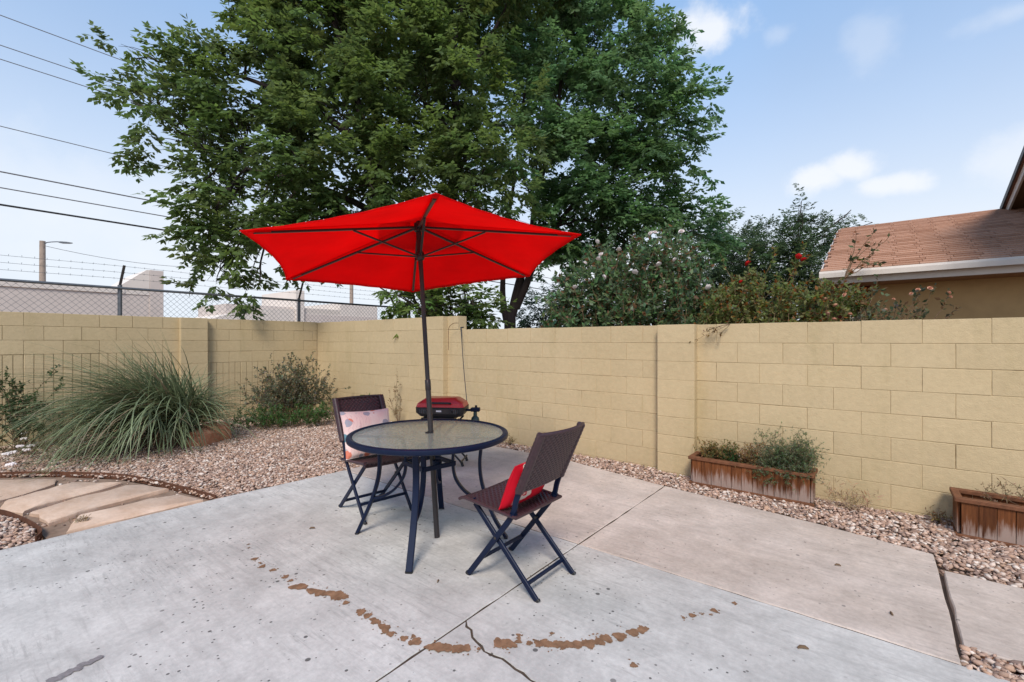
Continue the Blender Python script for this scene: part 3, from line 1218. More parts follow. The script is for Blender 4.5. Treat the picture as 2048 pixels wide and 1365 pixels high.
def make_tree(name, label, base, stems, lobes, col, bark, per_m2, seed, group=None, leafL=.10, twigL=.5, m=9, nl=7, gap=.35, limb_r=.05, droop=.35):
    t = empty(name, tuple(base))
    tag(t, label, 'tree', group)
    b = np.asarray(base, float)
    tm = MB()
    nodes = []
    for pts, r0, r1 in stems:
        cp = curve_pts(pts, 5)
        rr = np.linspace(1, 0, len(cp)) ** 1.2 * (r0 - r1) + r1
        tm.tube([p - b for p in cp], list(rr), 10)
        nodes += [(p, r) for p, r in zip(cp, rr)]
    tm.build('trunk', bark, t, True)
    NP = np.array([p for p, _ in nodes])
    NR = np.array([r for _, r in nodes])
    v, f, c, ends = compound_crown(lobes, per_m2, col, leafL, twigL, m, nl, seed, gap, droop)
    bmb = MB()
    for lc, p, td in ends:
        dd = np.linalg.norm(NP - (lc - np.array([0, 0, .8])), axis=1)
        i = int(np.argmin(dd))
        pl = limb(bmb, NP[i] - b, lc - b, min(NR[i] * .75, limb_r), .012, .14)
        pl = np.array(pl)
        k = min(len(p), 26)
        for j in rng.choice(len(p), k, replace=False):
            q = p[j] - b
            s = pl[rng.integers(2, len(pl))]
            limb(bmb, s, q, .011, .003, .12, 5, 4)
    bmb.build('branches', bark, t, True)
    link('crown', np_mesh('crown', v - b, f, M['leaf'], c), t)
    return t


def px_lobes(lst):
    return [(at(px, py, d), r * d / 920) for px, py, r, d in lst]


def shrub(name, label, base, canes, leafn, leafL, leafW, col, cat='shrub', group=None, cane_r=.006, cane_mat=None, side_n=3, side_L=.22, jit=.25, up=.3, col2=None, frac2=.0, cane_n=9, flat=False):
    """canes: list of end points (absolute); leaves sit on the canes and their side twigs"""
    t = empty(name, tuple(base))
    tag(t, label, cat, group)
    b = np.asarray(base, float)
    mb = MB()
    LP, LD = [], []
    for e, start in canes:
        pts = np.array(limb(mb, np.asarray(start, float) - b, np.asarray(e, float) - b, cane_r, cane_r * .35, .14, cane_n, 5))
        segs = [pts[int(len(pts) * .3):]]
        for _ in range(side_n):
            i = rng.integers(int(len(pts) * .35), len(pts))
            d = pts[min(i, len(pts) - 1)] - pts[max(i - 2, 0)]
            d = d / (np.linalg.norm(d) + 1e-9) * .6 + rdir(1)[0] * .8 + np.array([0, 0, up])
            d /= np.linalg.norm(d)
            sp = np.array(limb(mb, pts[i], pts[i] + d * side_L * rng.uniform(.5, 1.2), cane_r * .5, cane_r * .2, .15, 4, 4))
            segs.append(sp)
        for sg in segs:
            k = max(2, int(leafn * (1 if sg is segs[0] else .6)))
            tt = rng.uniform(.1, 1, k) * (len(sg) - 1)
            i0 = np.minimum(tt.astype(int), len(sg) - 2)
            fr = (tt - i0)[:, None]
            q = sg[i0] * (1 - fr) + sg[i0 + 1] * fr
            dd = sg[i0 + 1] - sg[i0]
            dd = dd / (np.linalg.norm(dd, axis=1, keepdims=True) + 1e-9) * .5 + rdir(k) * .9
            LP.append(q)
            LD.append(dd)
    mb.build('branches', cane_mat or M['twig'], t)
    LP, LD = np.concatenate(LP), np.concatenate(LD)
    n = len(LP)
    LL = leafL * rng.uniform(.6, 1.3, n)
    nn = np.array([0, 0, 1.0]) + rng.normal(0, .6, (n, 3))
    v, f = leaves(LP, LD, nn, LL, LL * leafW / leafL)
    cc = np.asarray(col)[None] * rng.uniform(.65, 1.35, (n, 1)) * (1 + rng.normal(0, .12, (n, 3)))
    if col2 is not None:
        k = rng.uniform(0, 1, n) < frac2
        cc[k] = np.asarray(col2) * rng.uniform(.7, 1.3, (k.sum(), 1))
    link('foliage', np_mesh('foliage', v, f, M['leaf'], np.clip(np.repeat(cc, 4, axis=0), .003, 1)), t)
    return t


# ------------------------------------------------------------------ trees and bushes beyond the walls
OL = (.112, .170, .056)
base = np.array([-8.05, 6.75, -.03])
A = lambda px, py, d: at(px, py, d)
big_lobes = px_lobes([(268, 118, 36, 9.3), (330, 195, 72, 9.4), (262, 205, 34, 9.2), (420, 165, 72, 9.6), (390, 290, 85, 9.4), (500, 250, 110, 9.7), (510, 90, 58, 9.9), (470, 390, 100, 9.3),
                      (560, 160, 110, 9.8), (575, 15, 105, 10.3), (600, 330, 120, 9.2), (690, 80, 140, 10.2), (700, 240, 125, 9.6), (735, 360, 90, 8.8), (800, 10, 130, 10.6), (640, -110, 150, 10.4), (850, -130, 160, 10.6),
                      (830, 190, 130, 10.0), (840, 340, 110, 9.6), (420, 470, 55, 8.8), (500, 480, 75, 9.0), (520, 565, 52, 8.6), (440, 540, 35, 8.5), (358, 395, 32, 8.9), (590, 450, 90, 9.2), (690, 440, 80, 9.4),
                      (900, 90, 120, 10.3), (960, 250, 120, 9.9), (960, 360, 95, 9.4), (1000, -80, 150, 10.6), (820, 560, 50, 9.2), (760, 575, 34, 9.0), (900, 470, 80, 10.2)])
make_tree('ash_tree', 'large ash tree with dark stems and wide leafy crown above the red umbrella', base,
          [([base + [0, 0, -.1], A(866, 600, 10.3), A(885, 470, 10.4), A(905, 380, 10.4), A(915, 250, 10.4), A(905, 110, 10.4), A(940, -60, 10.5)], .235, .05),
           ([A(862, 625, 10.35), A(815, 500, 10.2), A(764, 395, 10.0), A(738, 290, 9.9), A(708, 180, 10.0), A(668, 40, 10.2), A(640, -80, 10.3)], .15, .04),
           ([A(738, 300, 9.9), A(660, 240, 9.7), A(570, 190, 9.6), A(470, 150, 9.5), A(360, 140, 9.4)], .09, .02),
           ([A(790, 450, 10.1), A(690, 395, 9.7), A(590, 360, 9.4), A(470, 330, 9.3), A(380, 280, 9.3)], .085, .02),
           ([A(905, 360, 10.4), A(950, 290, 10.2), A(1000, 240, 10.1)], .08, .03),
           ([A(905, 180, 10.4), A(960, 110, 10.4), A(1010, 20, 10.5)], .08, .03)],
          big_lobes, OL, M['bark2'], 92, 5, gap=.02, leafL=.132, nl=7)
base2 = np.array([*A(1026, 800, 12.0)[:2], -.03])
right_lobes = px_lobes([(1060, 60, 130, 12.2), (1120, 200, 125, 12.0), (1190, 70, 95, 12.2), (1240, 210, 110, 12.0), (1290, 120, 66, 12.0), (1335, 45, 26, 12.0), (1345, 225, 62, 11.8), (1412, 190, 18, 11.7),
                        (1310, 300, 84, 11.8), (1200, 330, 115, 11.6), (1080, 340, 105, 11.5), (1395, 285, 24, 11.8), (1290, 400, 84, 11.8), (1375, 390, 36, 11.9), (1180, 440, 90, 11.6), (1080, 440, 60, 11.5),
                        (1110, 500, 55, 11.8), (1270, 490, 85, 12.0), (1370, 470, 70, 12.2), (1120, -90, 130, 12.4), (1250, -40, 60, 12.3)])
make_tree('ash_tree', 'forked three-stemmed tree right of the umbrella, its crown filling the upper right', base2,
          [([base2 + [0, 0, -.1], A(1020, 650, 12.0), A(1026, 620, 12.0), A(1040, 560, 12.0), A(1062, 480, 12.0), A(1072, 400, 12.0), A(1110, 250, 12.0), A(1130, 90, 12.1)], .18, .04),
           ([A(1014, 645, 12.0), A(1006, 600, 11.95), A(1006, 555, 11.9), A(1010, 480, 11.8), A(1030, 350, 11.8), A(1050, 180, 12.0)], .10, .03),
           ([A(1032, 615, 12.0), A(1052, 570, 11.9), A(1066, 535, 11.9), A(1100, 470, 11.8), A(1170, 380, 11.7), A(1260, 280, 11.8), A(1330, 200, 11.8)], .11, .03)],
          right_lobes, (.112, .205, .086), M['bark2'], 92, 9, gap=.02, leafL=.138)
b3 = np.array([*A(905, 800, 8.6)[:2], -.03])
make_tree('young_tree', 'small bright green young tree behind the stepped wall pillar', b3,
          [([b3, A(915, 660, 8.6), A(930, 600, 8.6), A(925, 570, 8.6)], .035, .012)],
          px_lobes([(945, 600, 44, 8.5), (900, 605, 38, 8.4), (968, 630, 26, 8.6), (822, 600, 32, 8.3), (855, 580, 36, 8.7), (925, 640, 30, 8.5), (795, 590, 22, 8.3), (835, 615, 22, 8.2)]),
          (.125, .190, .055), M['bark'], 300, 4, leafL=.115, twigL=.26, m=6, nl=5, gap=.4, limb_r=.015)
b4 = np.array([*A(1560, 800, 15.0)[:2], -.03])
make_tree('evergreen_tree', 'dark dense tree left of the red shingled roof', b4,
          [([b4, A(1570, 640, 15), A(1580, 540, 15), A(1598, 490, 15)], .16, .03)],
          px_lobes([(1602, 440, 20, 15), (1604, 420, 12, 15), (1545, 482, 36, 15), (1612, 486, 44, 15), (1560, 545, 66, 14.6), (1635, 550, 52, 14.8), (1480, 530, 62, 14.6), (1500, 600, 60, 14.5), (1600, 610, 66, 14.4), (1680, 470, 24, 15.2), (1694, 432, 9, 15.4), (1745, 445, 8, 15.4), (1772, 428, 5, 15.4), (1603, 402, 8, 15), (1702, 420, 6, 15.3)]),
          (.078, .122, .060), M['bark2'], 190, 13, leafL=.085, twigL=.42, m=9, nl=7, gap=.6, droop=-.1)
b5 = np.array([*A(1440, 800, 17.0)[:2], -.03])
make_tree('hazy_tree', 'grey-green tree between the big crown and dark evergreen', b5,
          [([b5, A(1440, 640, 17), A(1440, 520, 17)], .14, .04)],
          px_lobes([(1440, 470, 44, 17), (1420, 530, 60, 17), (1470, 500, 44, 17), (1440, 590, 65, 16.6), (1390, 600, 55, 16.6), (1330, 590, 60, 16.8), (1250, 600, 60, 17), (1160, 610, 55, 17), (1080, 620, 44, 17.2)]),
          (.085, .122, .070), M['bark2'], 120, 17, leafL=.095, twigL=.4, m=8, nl=5, gap=.55, droop=.2)
b6 = np.array([*A(990, 800, 14)[:2], -.03])
make_tree('background_shrub', 'dark low shrub behind the forked trunk at the wall top', b6, [([b6, A(1090, 660, 14), A(1090, 640, 14)], .05, .02)],
          px_lobes([(1090, 630, 40, 14), (1130, 610, 36, 14), (1060, 645, 26, 14), (970, 650, 16, 14)]),
          (.040, .070, .028), M['bark2'], 120, 21, leafL=.08, twigL=.3, m=7, nl=5, gap=.6)


# roses on canes behind the right wall
def rose_mesh(name, mat, r):
    m = MB()
    for ring, (k, rr, lift, cup) in enumerate(((5, 1.0, .05, .55), (5, .72, .12, .75), (4, .45, .20, .85), (3, .24, .26, .9))):
        for i in range(k):
            t = 2 * math.pi * (i + .5 * (ring % 2)) / k
            c, s = math.cos(t), math.sin(t)
            w = math.pi / k * 1.25
            i0 = len(m.v)
            for (a, q, h) in ((0, .05, 0), (-w, .62, .35), (w, .62, .35), (-w * .75, 1.0, .8), (w * .75, 1.0, .8), (0, 1.12, .95), (0, .7, .3)):
                x, y = math.cos(t + a) * q * rr, math.sin(t + a) * q * rr
                m.v.append((x * r, y * r, (lift + h * cup) * r * (.9 if ring else .5)))
            m.f += [tuple(i0 + q for q in f) for f in ((0, 1, 6), (0, 6, 2), (1, 3, 5, 6), (6, 5, 4, 2))]
    return m.mesh(name, mat, False, False)


ROSE_W = rose_mesh('flower', M['petal_w'], .055)
ROSE_R = rose_mesh('flower', M['petal_r'], .060)
ROSE_P = rose_mesh('flower', M['petal_p'], .040)


def canes_px(lst, d0, spread=.25, basez=.9):
    out = []
    for px, py in lst:
        d = d0 + rnd.uniform(-spread, spread)
        e = at(px, py, d)
        s = at(px + rnd.uniform(-70, 70) + (1260 - px) * .12, 720, d0 + rnd.uniform(-spread, spread))
        s[2] = basez
        out.append((e, s))
    return out


def tips(x0, x1, y0, y1, n, edge=None):
    o = []
    for i in range(n):
        px = rnd.uniform(x0, x1)
        t = (px - x0) / (x1 - x0)
        top = y0 if edge is None else float(np.interp(px, edge[0], edge[1]))
        o.append((px, rnd.uniform(top, y1) if i % 2 else top + rnd.uniform(0, 35)))
    return o


D1 = 7.0
ed = ([1090, 1130, 1170, 1200, 1260, 1310, 1360, 1420], [585, 560, 530, 490, 500, 470, 475, 560])
bs = at(1260, 720, D1)
bs[2] = .0
w_roses = [(1238, 500), (1270, 545), (1350, 520), (1150, 575), (1194, 484), (1203, 510), (1197, 519), (1169, 527), (1207, 555), (1303, 468), (1310, 467), (1363, 464), (1417, 575), (1318, 530)]
cn = canes_px(tips(1095, 1425, 480, 640, 125, ed), D1, .45) + canes_px(w_roses, D1, .1)
rb = shrub('rose_bush', 'tall white rose bush with tangled brown canes above the tan wall', bs, cn, 30, .078, .048, (.145, .225, .110), 'rose bush', cane_r=.007, side_n=5, side_L=.26,
           col2=(.22, .12, .06), frac2=.10)
for px, py in w_roses:
    p = at(px, py, D1 - .55) - bs
    o = link('flower', ROSE_W, rb, tuple(p), (rnd.uniform(.2, 1.0), rnd.uniform(-.5, .5), rnd.uniform(0, 6)))
    o.scale = [rnd.uniform(.6, .85)] * 3
D2 = 6.4
bs = at(1560, 720, D2)
bs[2] = 0
ed = ([1410, 1450, 1500, 1560, 1620, 1700, 1760], [600, 575, 570, 575, 570, 575, 610])
r_roses = [(1497, 528), (1483, 565), (1597, 513), (1608, 521)]
cn = canes_px(tips(1415, 1740, 560, 645, 110, ed), D2, .35, 1.0) + canes_px(r_roses + [(1500, 540), (1440, 505), (1545, 520)], D2, .1, 1.0)
rb2 = shrub('rose_bush', 'yellow-green red rose bush left of the white porch post', bs, cn, 30, .060, .034, (.190, .215, .075), 'rose bush', cane_r=.0055, side_n=5, side_L=.2,
            col2=(.30, .12, .035), frac2=.10)
for px, py in r_roses:
    o = link('flower', ROSE_R, rb2, tuple(at(px, py, D2 - .42) - bs), (rnd.uniform(.2, 1.0), rnd.uniform(-.5, .5), rnd.uniform(0, 6)))
    o.scale = [rnd.uniform(.55, .75)] * 3
for px, py in ((1690, 590), (1672, 612), (1700, 630), (1650, 600), (1668, 640), (1655, 628)):
    o = link('flower', ROSE_P, rb2, tuple(at(px, py, D2 - .45) - bs), (rnd.uniform(.2, 1.0), rnd.uniform(-.5, .5), rnd.uniform(0, 6)))
    o.scale = [rnd.uniform(.7, 1.0)] * 3
# a tall arching cane in front of the red roof
bs = at(1660, 720, 6.6)
bs[2] = 0
cn = []
for (px, py) in ((1712, 470), (1760, 485), (1780, 470), (1750, 500), (1735, 480), (1700, 545), (1770, 520)):
    cn.append((at(px, py, 6.6), at(1690, 555, 6.6)))
for (px, py) in ((1690, 555),):
    cn.append((at(px, py, 6.6), at(1668, 660, 6.6)))
    break
shrub('rose_cane', 'single tall leafy cane arching in front of the red shingles', bs, cn, 7, .075, .045, (.085, .105, .042), 'rose bush', cane_r=.008, side_n=1, side_L=.12, col2=(.30, .13, .05), frac2=.2)
bs = at(1800, 720, 6.0)
bs[2] = 0
cn = canes_px([(rnd.uniform(1725, 1870), rnd.uniform(603, 645)) for _ in range(34)], 6.0, .3, 1.1) + [(at(px, py, 6.0), at(px - 40, 660, 6.0)) for px, py in ((1860, 588), (1838, 582), (1897, 590), (1905, 622), (1835, 595), (1755, 560), (1745, 570))]
rb3 = shrub('rose_bush', 'sparse low rose bush with peach buds in front of the ochre house wall', bs, cn, 9, .062, .038, (.105, .125, .068), 'rose bush', cane_r=.006, side_n=2, side_L=.14, col2=(.26, .16, .08), frac2=.15)
for px, py in ((1897, 586), (1900, 594), (1860, 577), (1836, 580), (1823, 588), (1771, 620), (1787, 599)):
    o = link('flower', ROSE_P, rb3, tuple(at(px, py, 5.95) - bs), (rnd.uniform(.2, 1.0), rnd.uniform(-.5, .5), rnd.uniform(0, 6)))
    o.scale = [rnd.uniform(.45, .75)] * 3
# stray cane hanging over the wall top next to the pilaster
bs = at(1470, 640, 5.3)
cn = [(on_y(px, py, 4.86), on_y(1460, 648, 4.9)) for px, py in ((1392, 680), (1402, 668), (1425, 660), (1440, 668))]
shrub('hanging_cane', 'bare drooping rose cane hanging over the wall top by the pilaster', bs, cn, 6, .035, .014, (.14, .085, .035), 'cane', cane_r=.003, side_n=2, side_L=.07, up=-.2)

# ------------------------------------------------------------------ the neighbour's house beyond the right wall
house = empty('house', (1.6, 11.0, 0))
tag(house, 'ochre stucco house with red-brown shingle roof and white gutter', 'house')
HO = np.array([1.6, 11.0, 0])
E0, E1, HX0, HX1 = (8.86, 2.50), (12.9, 3.95), -.72, 7.0
pitch = math.atan2(E1[1] - E0[1], E1[0] - E0[0])


def hbox(name, lo, hi, mat, c=0.0, parent=None):
    return MB().quadbox(np.array(lo) - HO, np.array(hi) - HO, c).build(name, mat, parent or house)


def hprism(name, poly, x0, x1, mat, parent=None):
    return MB().prism([(a - HO[1], b) for a, b in poly], 0, x0 - HO[0], x1 - HO[0]).build(name, mat, parent or house)


hprism('wall', [(9.35, -.05), (9.35, 2.52), (12.9, 3.80), (16.4, 2.52), (16.4, -.05)], -.10, HX1, M['houseplaster'])
roof = hprism('roof', [(E0[0], E0[1] - .06), (E0[0], E0[1]), E1, (16.95, 2.50), (16.95, 2.44), (E1[0], E1[1] - .07)], HX0, HX1, M['deck'])
hbox('fascia', (HX0 - .005, E0[0] - .035, 2.30), (HX1, E0[0] - .006, 2.45), M['fascia'])
gt = MB()
gt.sweep([np.array((HX0 - .02, E0[0] - .09, 2.44)) - HO, np.array((HX1, E0[0] - .09, 2.44)) - HO],
         [(-.05, -.055), (.045, -.055), (.06, -.02), (.06, .05), (.052, .05), (.05, -.015), (.038, -.045), (-.042, -.045), (-.042, .052), (-.05, .052)], side=(0, -1, 0))
gt.build('gutter', M['fascia'], house)
hbox('soffit', (HX0 + .02, E0[0] - .004, 2.29), (HX1, 9.348, 2.31), M['soffit'])
hbox('porch_post', (-.36, 9.02, -.05), (-.24, 9.14, 2.29), M['fascia'], .006)
hbox('side_wall', (-.72, 10.6, -.05), (-.102, 10.7, 2.6), M['redwall'])
hprism('barge_board', [(E0[0] - .02, E0[1] - .20), (E0[0] - .02, E0[1] - .02), (E1[0], E1[1] - .03), (E1[0], E1[1] - .20)], HX0 - .03, HX0 - .004, M['fascia'])
# shingles
nrow = 30
slope_len = math.hypot(E1[0] - E0[0], E1[1] - E0[1])
ex = slope_len / nrow
TW = .30
sh = MB()
sh.prism([(-.025, .0), (-.025, .020), (ex + .05, .004), (ex + .05, .0)], 0, -TW / 2 + .003, TW / 2 - .003)
SH = sh.mesh('shingle', M['shingle'])
rest = MB()
cnt = 0
for r in range(nrow):
    yy = E0[0] + math.cos(pitch) * ex * r - HO[1]
    zz = E0[1] + math.sin(pitch) * ex * r + .006 + .003
    x = HX0 + TW / 2 - .02 + (r % 2) * TW / 2 - (TW / 2 if r % 2 else 0) + (.0 if r % 2 == 0 else -.0)
    x += (r * 37 % 5) * .02
    while x < HX1 - .1:
        if x < 2.0 and cnt < 300:
            link('shingle', SH, roof, (x - HO[0], yy, zz), (pitch, 0, 0))
            cnt += 1
        else:
            rest.quadbox((x - HO[0] - TW / 2 + .003, yy, zz - .003), (x - HO[0] + TW / 2 - .003, yy + .02, zz + .012))
        x += TW
tag(rest.build('shingle_rows', M['shingle'], roof), kind='stuff')
# taller gabled part at the right edge of the picture
G0 = 1.87
RZ = (9.4, 5.05)
hprism('upper_wall', [(9.35, 2.4), (9.40, 4.7), (12.7, 3.72), (12.7, 2.4)], 2.45, HX1, M['houseplaster'])
ur = hprism('upper_roof', [(12.98, 3.90), (12.98, 3.99), (9.40, 5.06), (6.4, 4.15), (6.4, 4.06), (9.40, 4.97)], G0, HX1, M['deck'])
hprism('upper_barge', [(12.98, 3.74), (12.98, 3.895), (9.40, 4.965), (6.4, 4.055), (6.4, 3.90), (9.40, 4.80)], G0 + .03, G0 + .06, M['fascia'])
hprism('drip_edge', [(12.99, 3.90), (12.99, 4.01), (9.40, 5.08), (6.39, 4.17), (6.39, 4.06), (9.40, 4.97)], G0 - .025, G0 - .002, M['dark'])
hprism('upper_soffit', [(12.97, 3.80), (12.97, 3.86), (9.40, 4.93), (6.4, 4.02), (6.4, 3.96), (9.40, 4.87)], G0 + .062, 2.449, M['soffit'])

# a low orange roof seen between the roses
far_h = empty('shed', (*at(1652, 700, 16)[:2], 0), YAW)
tag(far_h, 'tiny orange roofed shed showing left of the porch post', 'shed')
MB().quadbox((-.6, -.5, -.05), (.6, .5, 2.75)).build('wall', M['houseplaster'], far_h)
MB().prism([(-.65, 2.76), (.65, 2.76), (.65, 2.85), (.0, 3.15), (-.65, 2.85)], 0, -.7, .7).build('roof', M['shingle'], far_h)

# ------------------------------------------------------------------ beyond the left wall: fence, buildings, lamp, cables
FX = -9.42
fence = empty('chain_link_fence', (FX, 3.0, 0))
tag(fence, 'chain link fence with barbed wire strands rising behind the left wall', 'fence')
FZ0, FZ1 = .4, 2.24
f0, f1 = -1.0, 9.0
m = MB()
st = .062
sq = [(-.0017, -.0017), (.0017, -.0017), (.0017, .0017), (-.0017, .0017)]
hh = FZ1 + .02 - FZ0
k = f0 - hh
while k < f1:
    for sg in (1, -1):
        a0, a1 = (k, k + hh) if sg > 0 else (k + hh, k)
        pa, pb = np.array((.003 * sg, a0 - 3, FZ0)), np.array((.003 * sg, a1 - 3, FZ0 + hh))
        # cut to the fence length
        lo, hi = f0 - 3, f1 - 3
        ya, yb = pa[1], pb[1]
        t0, t1 = 0.0, 1.0
        for (bound, s_) in ((lo, 1), (hi, -1)):
            da, db = (ya - bound) * s_, (yb - bound) * s_
            if da < 0 and db < 0:
                t0, t1 = 1, 0
            elif da < 0:
                t0 = max(t0, da / (da - db))
            elif db < 0:
                t1 = min(t1, da / (da - db))
        if t1 - t0 > .02:
            m.sweep([pa + (pb - pa) * t0, pa + (pb - pa) * t1], sq)
    k += st * math.sqrt(2) / 1.0
tag(m.build('wire_mesh', M['galv'], fence), kind='stuff')
MB().tube([(0.012, f0 - 3, FZ1), (0.012, f1 - 3, FZ1)], .021, 10).build('top_rail', M['galv'], fence, True)
for py_ in (-.9, 1.83, 4.72, 7.6):
    post = MB().tube([(-.02, py_ - 3, -.05), (-.02, py_ - 3, FZ1 + .05)], .030, 10).build('post', M['galv'], fence, True)
    MB().bar([(-.02, py_ - 3, FZ1 + .04), (.06, py_ - 3 + .04, FZ1 + .36)], .035, .022, (0, 1, 0)).build('arm', M['dark'], post)
for i in range(3):
    t = .35 + i * .30
    m = MB()
    xx, zz = -.02 + .08 * t, FZ1 + .04 + .32 * t
    pts = [(xx + rnd.uniform(-.002, .002), yv - 3, zz - .012 * math.sin((yv + .9) / 2.8 * math.pi) ** 2) for yv in np.arange(f0, f1, .25)]
    m.tube(pts, .0022, 4)
    for yv in np.arange(f0, f1, .125):
        for s_ in (1, -1):
            m.tube([(xx - .012, yv - 3, zz - .014 * s_), (xx + .012, yv - 3 + .006, zz + .014 * s_)], .0013, 3)
    m.build('barbed_wire', M['galv'], fence)

BX = -30.0
b1 = empty('building', (BX, 4.0, 0))
tag(b1, 'flat grey-beige stucco building with raised corner behind the left fence', 'building')
MB().quadbox((-8, -14, -.05), (0, 3.3, 3.80)).build('wall', M['stucco'], b1)
MB().quadbox((-8, -14, 3.80), (.06, 2.0, 4.06), .01).build('parapet', M['stucco2'], b1)
MB().prism([(1.7, 3.802), (1.7, 4.10), (2.9, 5.12), (3.02, 5.12), (3.02, 3.802)], 0, -4.0, .03).build('corner_fin', M['stucco2'], b1)
MB().quadbox((-4.0, 3.03, -.05), (.05, 3.62, 5.14), .01).build('corner_pier', M['stucco'], b1)
b2 = empty('building', (-36, 14.0, 0))
tag(b2, 'low grey-beige building with pier and white trimmed parapet, behind the wall corner', 'building')


def on_x(px, py, X):
    r = FW + RT * (px - 1024) / 920 - UP * (py - 682) / 920
    return r * (X / r[0]) + np.array([0, 0, HC])


def b2box(name, pxa, pxb, pyt, x0, x1, mat, zlo=-.05):
    a, b = on_x(pxa, pyt, x1), on_x(pxb, pyt, x1)
    return MB().quadbox((x0 + 36, a[1] - 14, zlo), (x1 + 36, b[1] - 14, a[2]), .01).build(name, mat, b2)


ys_ = [on_x(p, 600, -36)[1] - 14 for p in (415, 490, 592)]
zs_ = [on_x(p, q, -36)[2] for p, q in ((415, 640), (490, 618), (592, 618))]
MB().prism([(ys_[0], -.05), (ys_[0], zs_[0]), (ys_[1], zs_[1]), (ys_[2], zs_[2]), (ys_[2], -.05)], 0, -6, 0).build('sloped_wall', M['stucco2'], b2)
b2box('low_wall', 452, 590, 607, -42, -36.4, M['stucco'])
b2box('pier', 592, 609, 580, -42, -35.9, M['stucco2'])
b2box('wall', 609.5, 755, 628, -44, -36.0, M['stucco'])
b2box('parapet', 609.5, 680, 616, -44, -36.05, M['fascia'], 3.2)
b2box('parapet', 680.5, 754.8, 606, -44, -36.03, M['stucco2'], 3.2)
p0 = on_x(85, 565, -38)
lamp = empty('street_lamp', (p0[0], p0[1], 0))
tag(lamp, 'wooden pole with curved street lamp arm above the grey building', 'street lamp')
zt = on_x(85, 482, -38)[2]
MB().tube([(0, 0, 0), (0, 0, zt)], [.17, .13], 10).build('pole', M['wood'], lamp, True)
dx = RT
arm = [(0, 0, zt - .25)] + [tuple(dx * q + np.array([0, 0, zt - .12 + .12 * math.sin(q * 1.6) - .05 * q])) for q in (.25, .5, .8, 1.1)]
MB().tube(arm, .028, 7).build('arm', M['galv'], lamp, True)
MB().sweep([tuple(dx * q + np.array([0, 0, zt - .03 - .05 * q])) for q in (.95, 1.1, 1.5, 1.72)], [[(-.02, -.02), (.02, -.02), (.02, .02), (-.02, .02)], [(-.09, -.05), (.09, -.05), (.09, .05), (-.09, .05)], [(-.10, -.04), (.10, -.04), (.10, .04), (-.10, .04)], [(-.04, -.02), (.04, -.02), (.04, .02), (-.04, .02)]], side=(RT[1], -RT[0], 0)).build('lamp_head', M['galv'], lamp)
p1 = on_x(703, 600, -40)
up_o = empty('utility_pole', (p1[0], p1[1], 0))
tag(up_o, 'short tan timber utility pole showing under the umbrella edge', 'pole')
MB().tube([(0, 0, 0), (0, 0, 8.5)], [.20, .16], 10).build('pole', M['wood'], up_o, True)
MB().quadbox((-.6, -.06, 7.9), (.6, .06, 8.05)).build('crossarm', M['wood'], up_o)
ords = ['topmost', 'second', 'third', 'fourth', 'fifth', 'sixth', 'lowest and thickest']
for i, (off, r) in enumerate(((652, .011), (592, .011), (564, .011), (430, .011), (339, .018), (307, .015), (273, .026))):
    d = 17 / 1.4937
    z = HC + off * d / 920
    m = MB()
    m.tube([(-17, yv, z - .0006 * (yv - 1) ** 2 * (0 if yv < 1 else .12) - .0) for yv in np.arange(-14, 75, 3)], r, 5)
    tag(m.build('power_line', M['cable'] if i == 6 else M['wire']), f'{ords[i]} overhead cable of the seven crossing the sky left of the tree' if i else 'topmost overhead cable of the seven crossing the sky left of the tree', 'cable', 'overhead cables')
lp = np.array([p0[0], p0[1], zt - .25])
le = on_x(500, 532, -38)
m = MB()
m.tube([lp + (le - lp) * t - np.array([0, 0, 1.0 * 4 * t * (1 - t) * .55]) for t in np.linspace(0, 1, 14)], .014, 5)
tag(m.build('power_line', M['wire']), 'thin sagging wire leading right from the street lamp pole', 'cable', 'overhead cables')

# ------------------------------------------------------------------ beds: yucca, shrubs, rock
YB = np.array([-7.52, 2.02, 0.0])
yucca = empty('red_yucca', tuple(YB))
tag(yucca, 'big arching clump of narrow grey-green yucca leaves in the gravel bed', 'yucca')
nb, ns = 2000, 9
az = np.where(rng.uniform(0, 1, nb) < .46, rng.normal(math.radians(-95), .50, nb), rng.uniform(-math.pi, math.pi, nb))
el = np.clip(rng.normal(.86, .36, nb), .05, 1.5)
Ln = rng.uniform(.75, 1.45, nb) * np.where(np.cos(az - math.radians(-95)) > .3, 1.36, .90)
Ln = Ln * np.where(el > .95, .66, 1.0)
dr = rng.uniform(.30, 1.25, nb) * np.where(el > 1.0, .55, 1.0)
Lup = np.clip(1.15 - .0 * az, 0, 2)
org = np.stack([rng.normal(0, .13, nb), rng.normal(0, .15, nb), rng.uniform(.16, .46, nb)], 1)
s = np.linspace(0, 1, ns)
pts = np.zeros((nb, ns, 3))
pts[:, 0] = org
ang = el.copy()
tw = rng.normal(0, .25, nb)
for i in range(1, ns):
    ang = el - dr * 1.9 * (s[i] ** 1.3)
    step = Ln / (ns - 1)
    a2 = az + tw * s[i]
    pts[:, i] = pts[:, i - 1] + np.stack([np.cos(a2) * np.cos(ang), np.sin(a2) * np.cos(ang), np.sin(ang)], 1) * step[:, None]
pts[..., 2] = np.maximum(pts[..., 2], .02 + .05 * rng.uniform(0, 1, (nb, 1)))
d = np.gradient(pts, axis=1)
sd_ = np.cross(d, [0, 0, 1.0])
sd_ /= (np.linalg.norm(sd_, axis=-1, keepdims=True) + 1e-9)
wd = (np.array([.85, 1, 1, .95, .85, .72, .55, .35, .06]) * .0074)[None, :, None] * rng.uniform(.75, 1.3, (nb, 1, 1))
dn = np.cross(sd_, d)
dn /= (np.linalg.norm(dn, axis=-1, keepdims=True) + 1e-9)
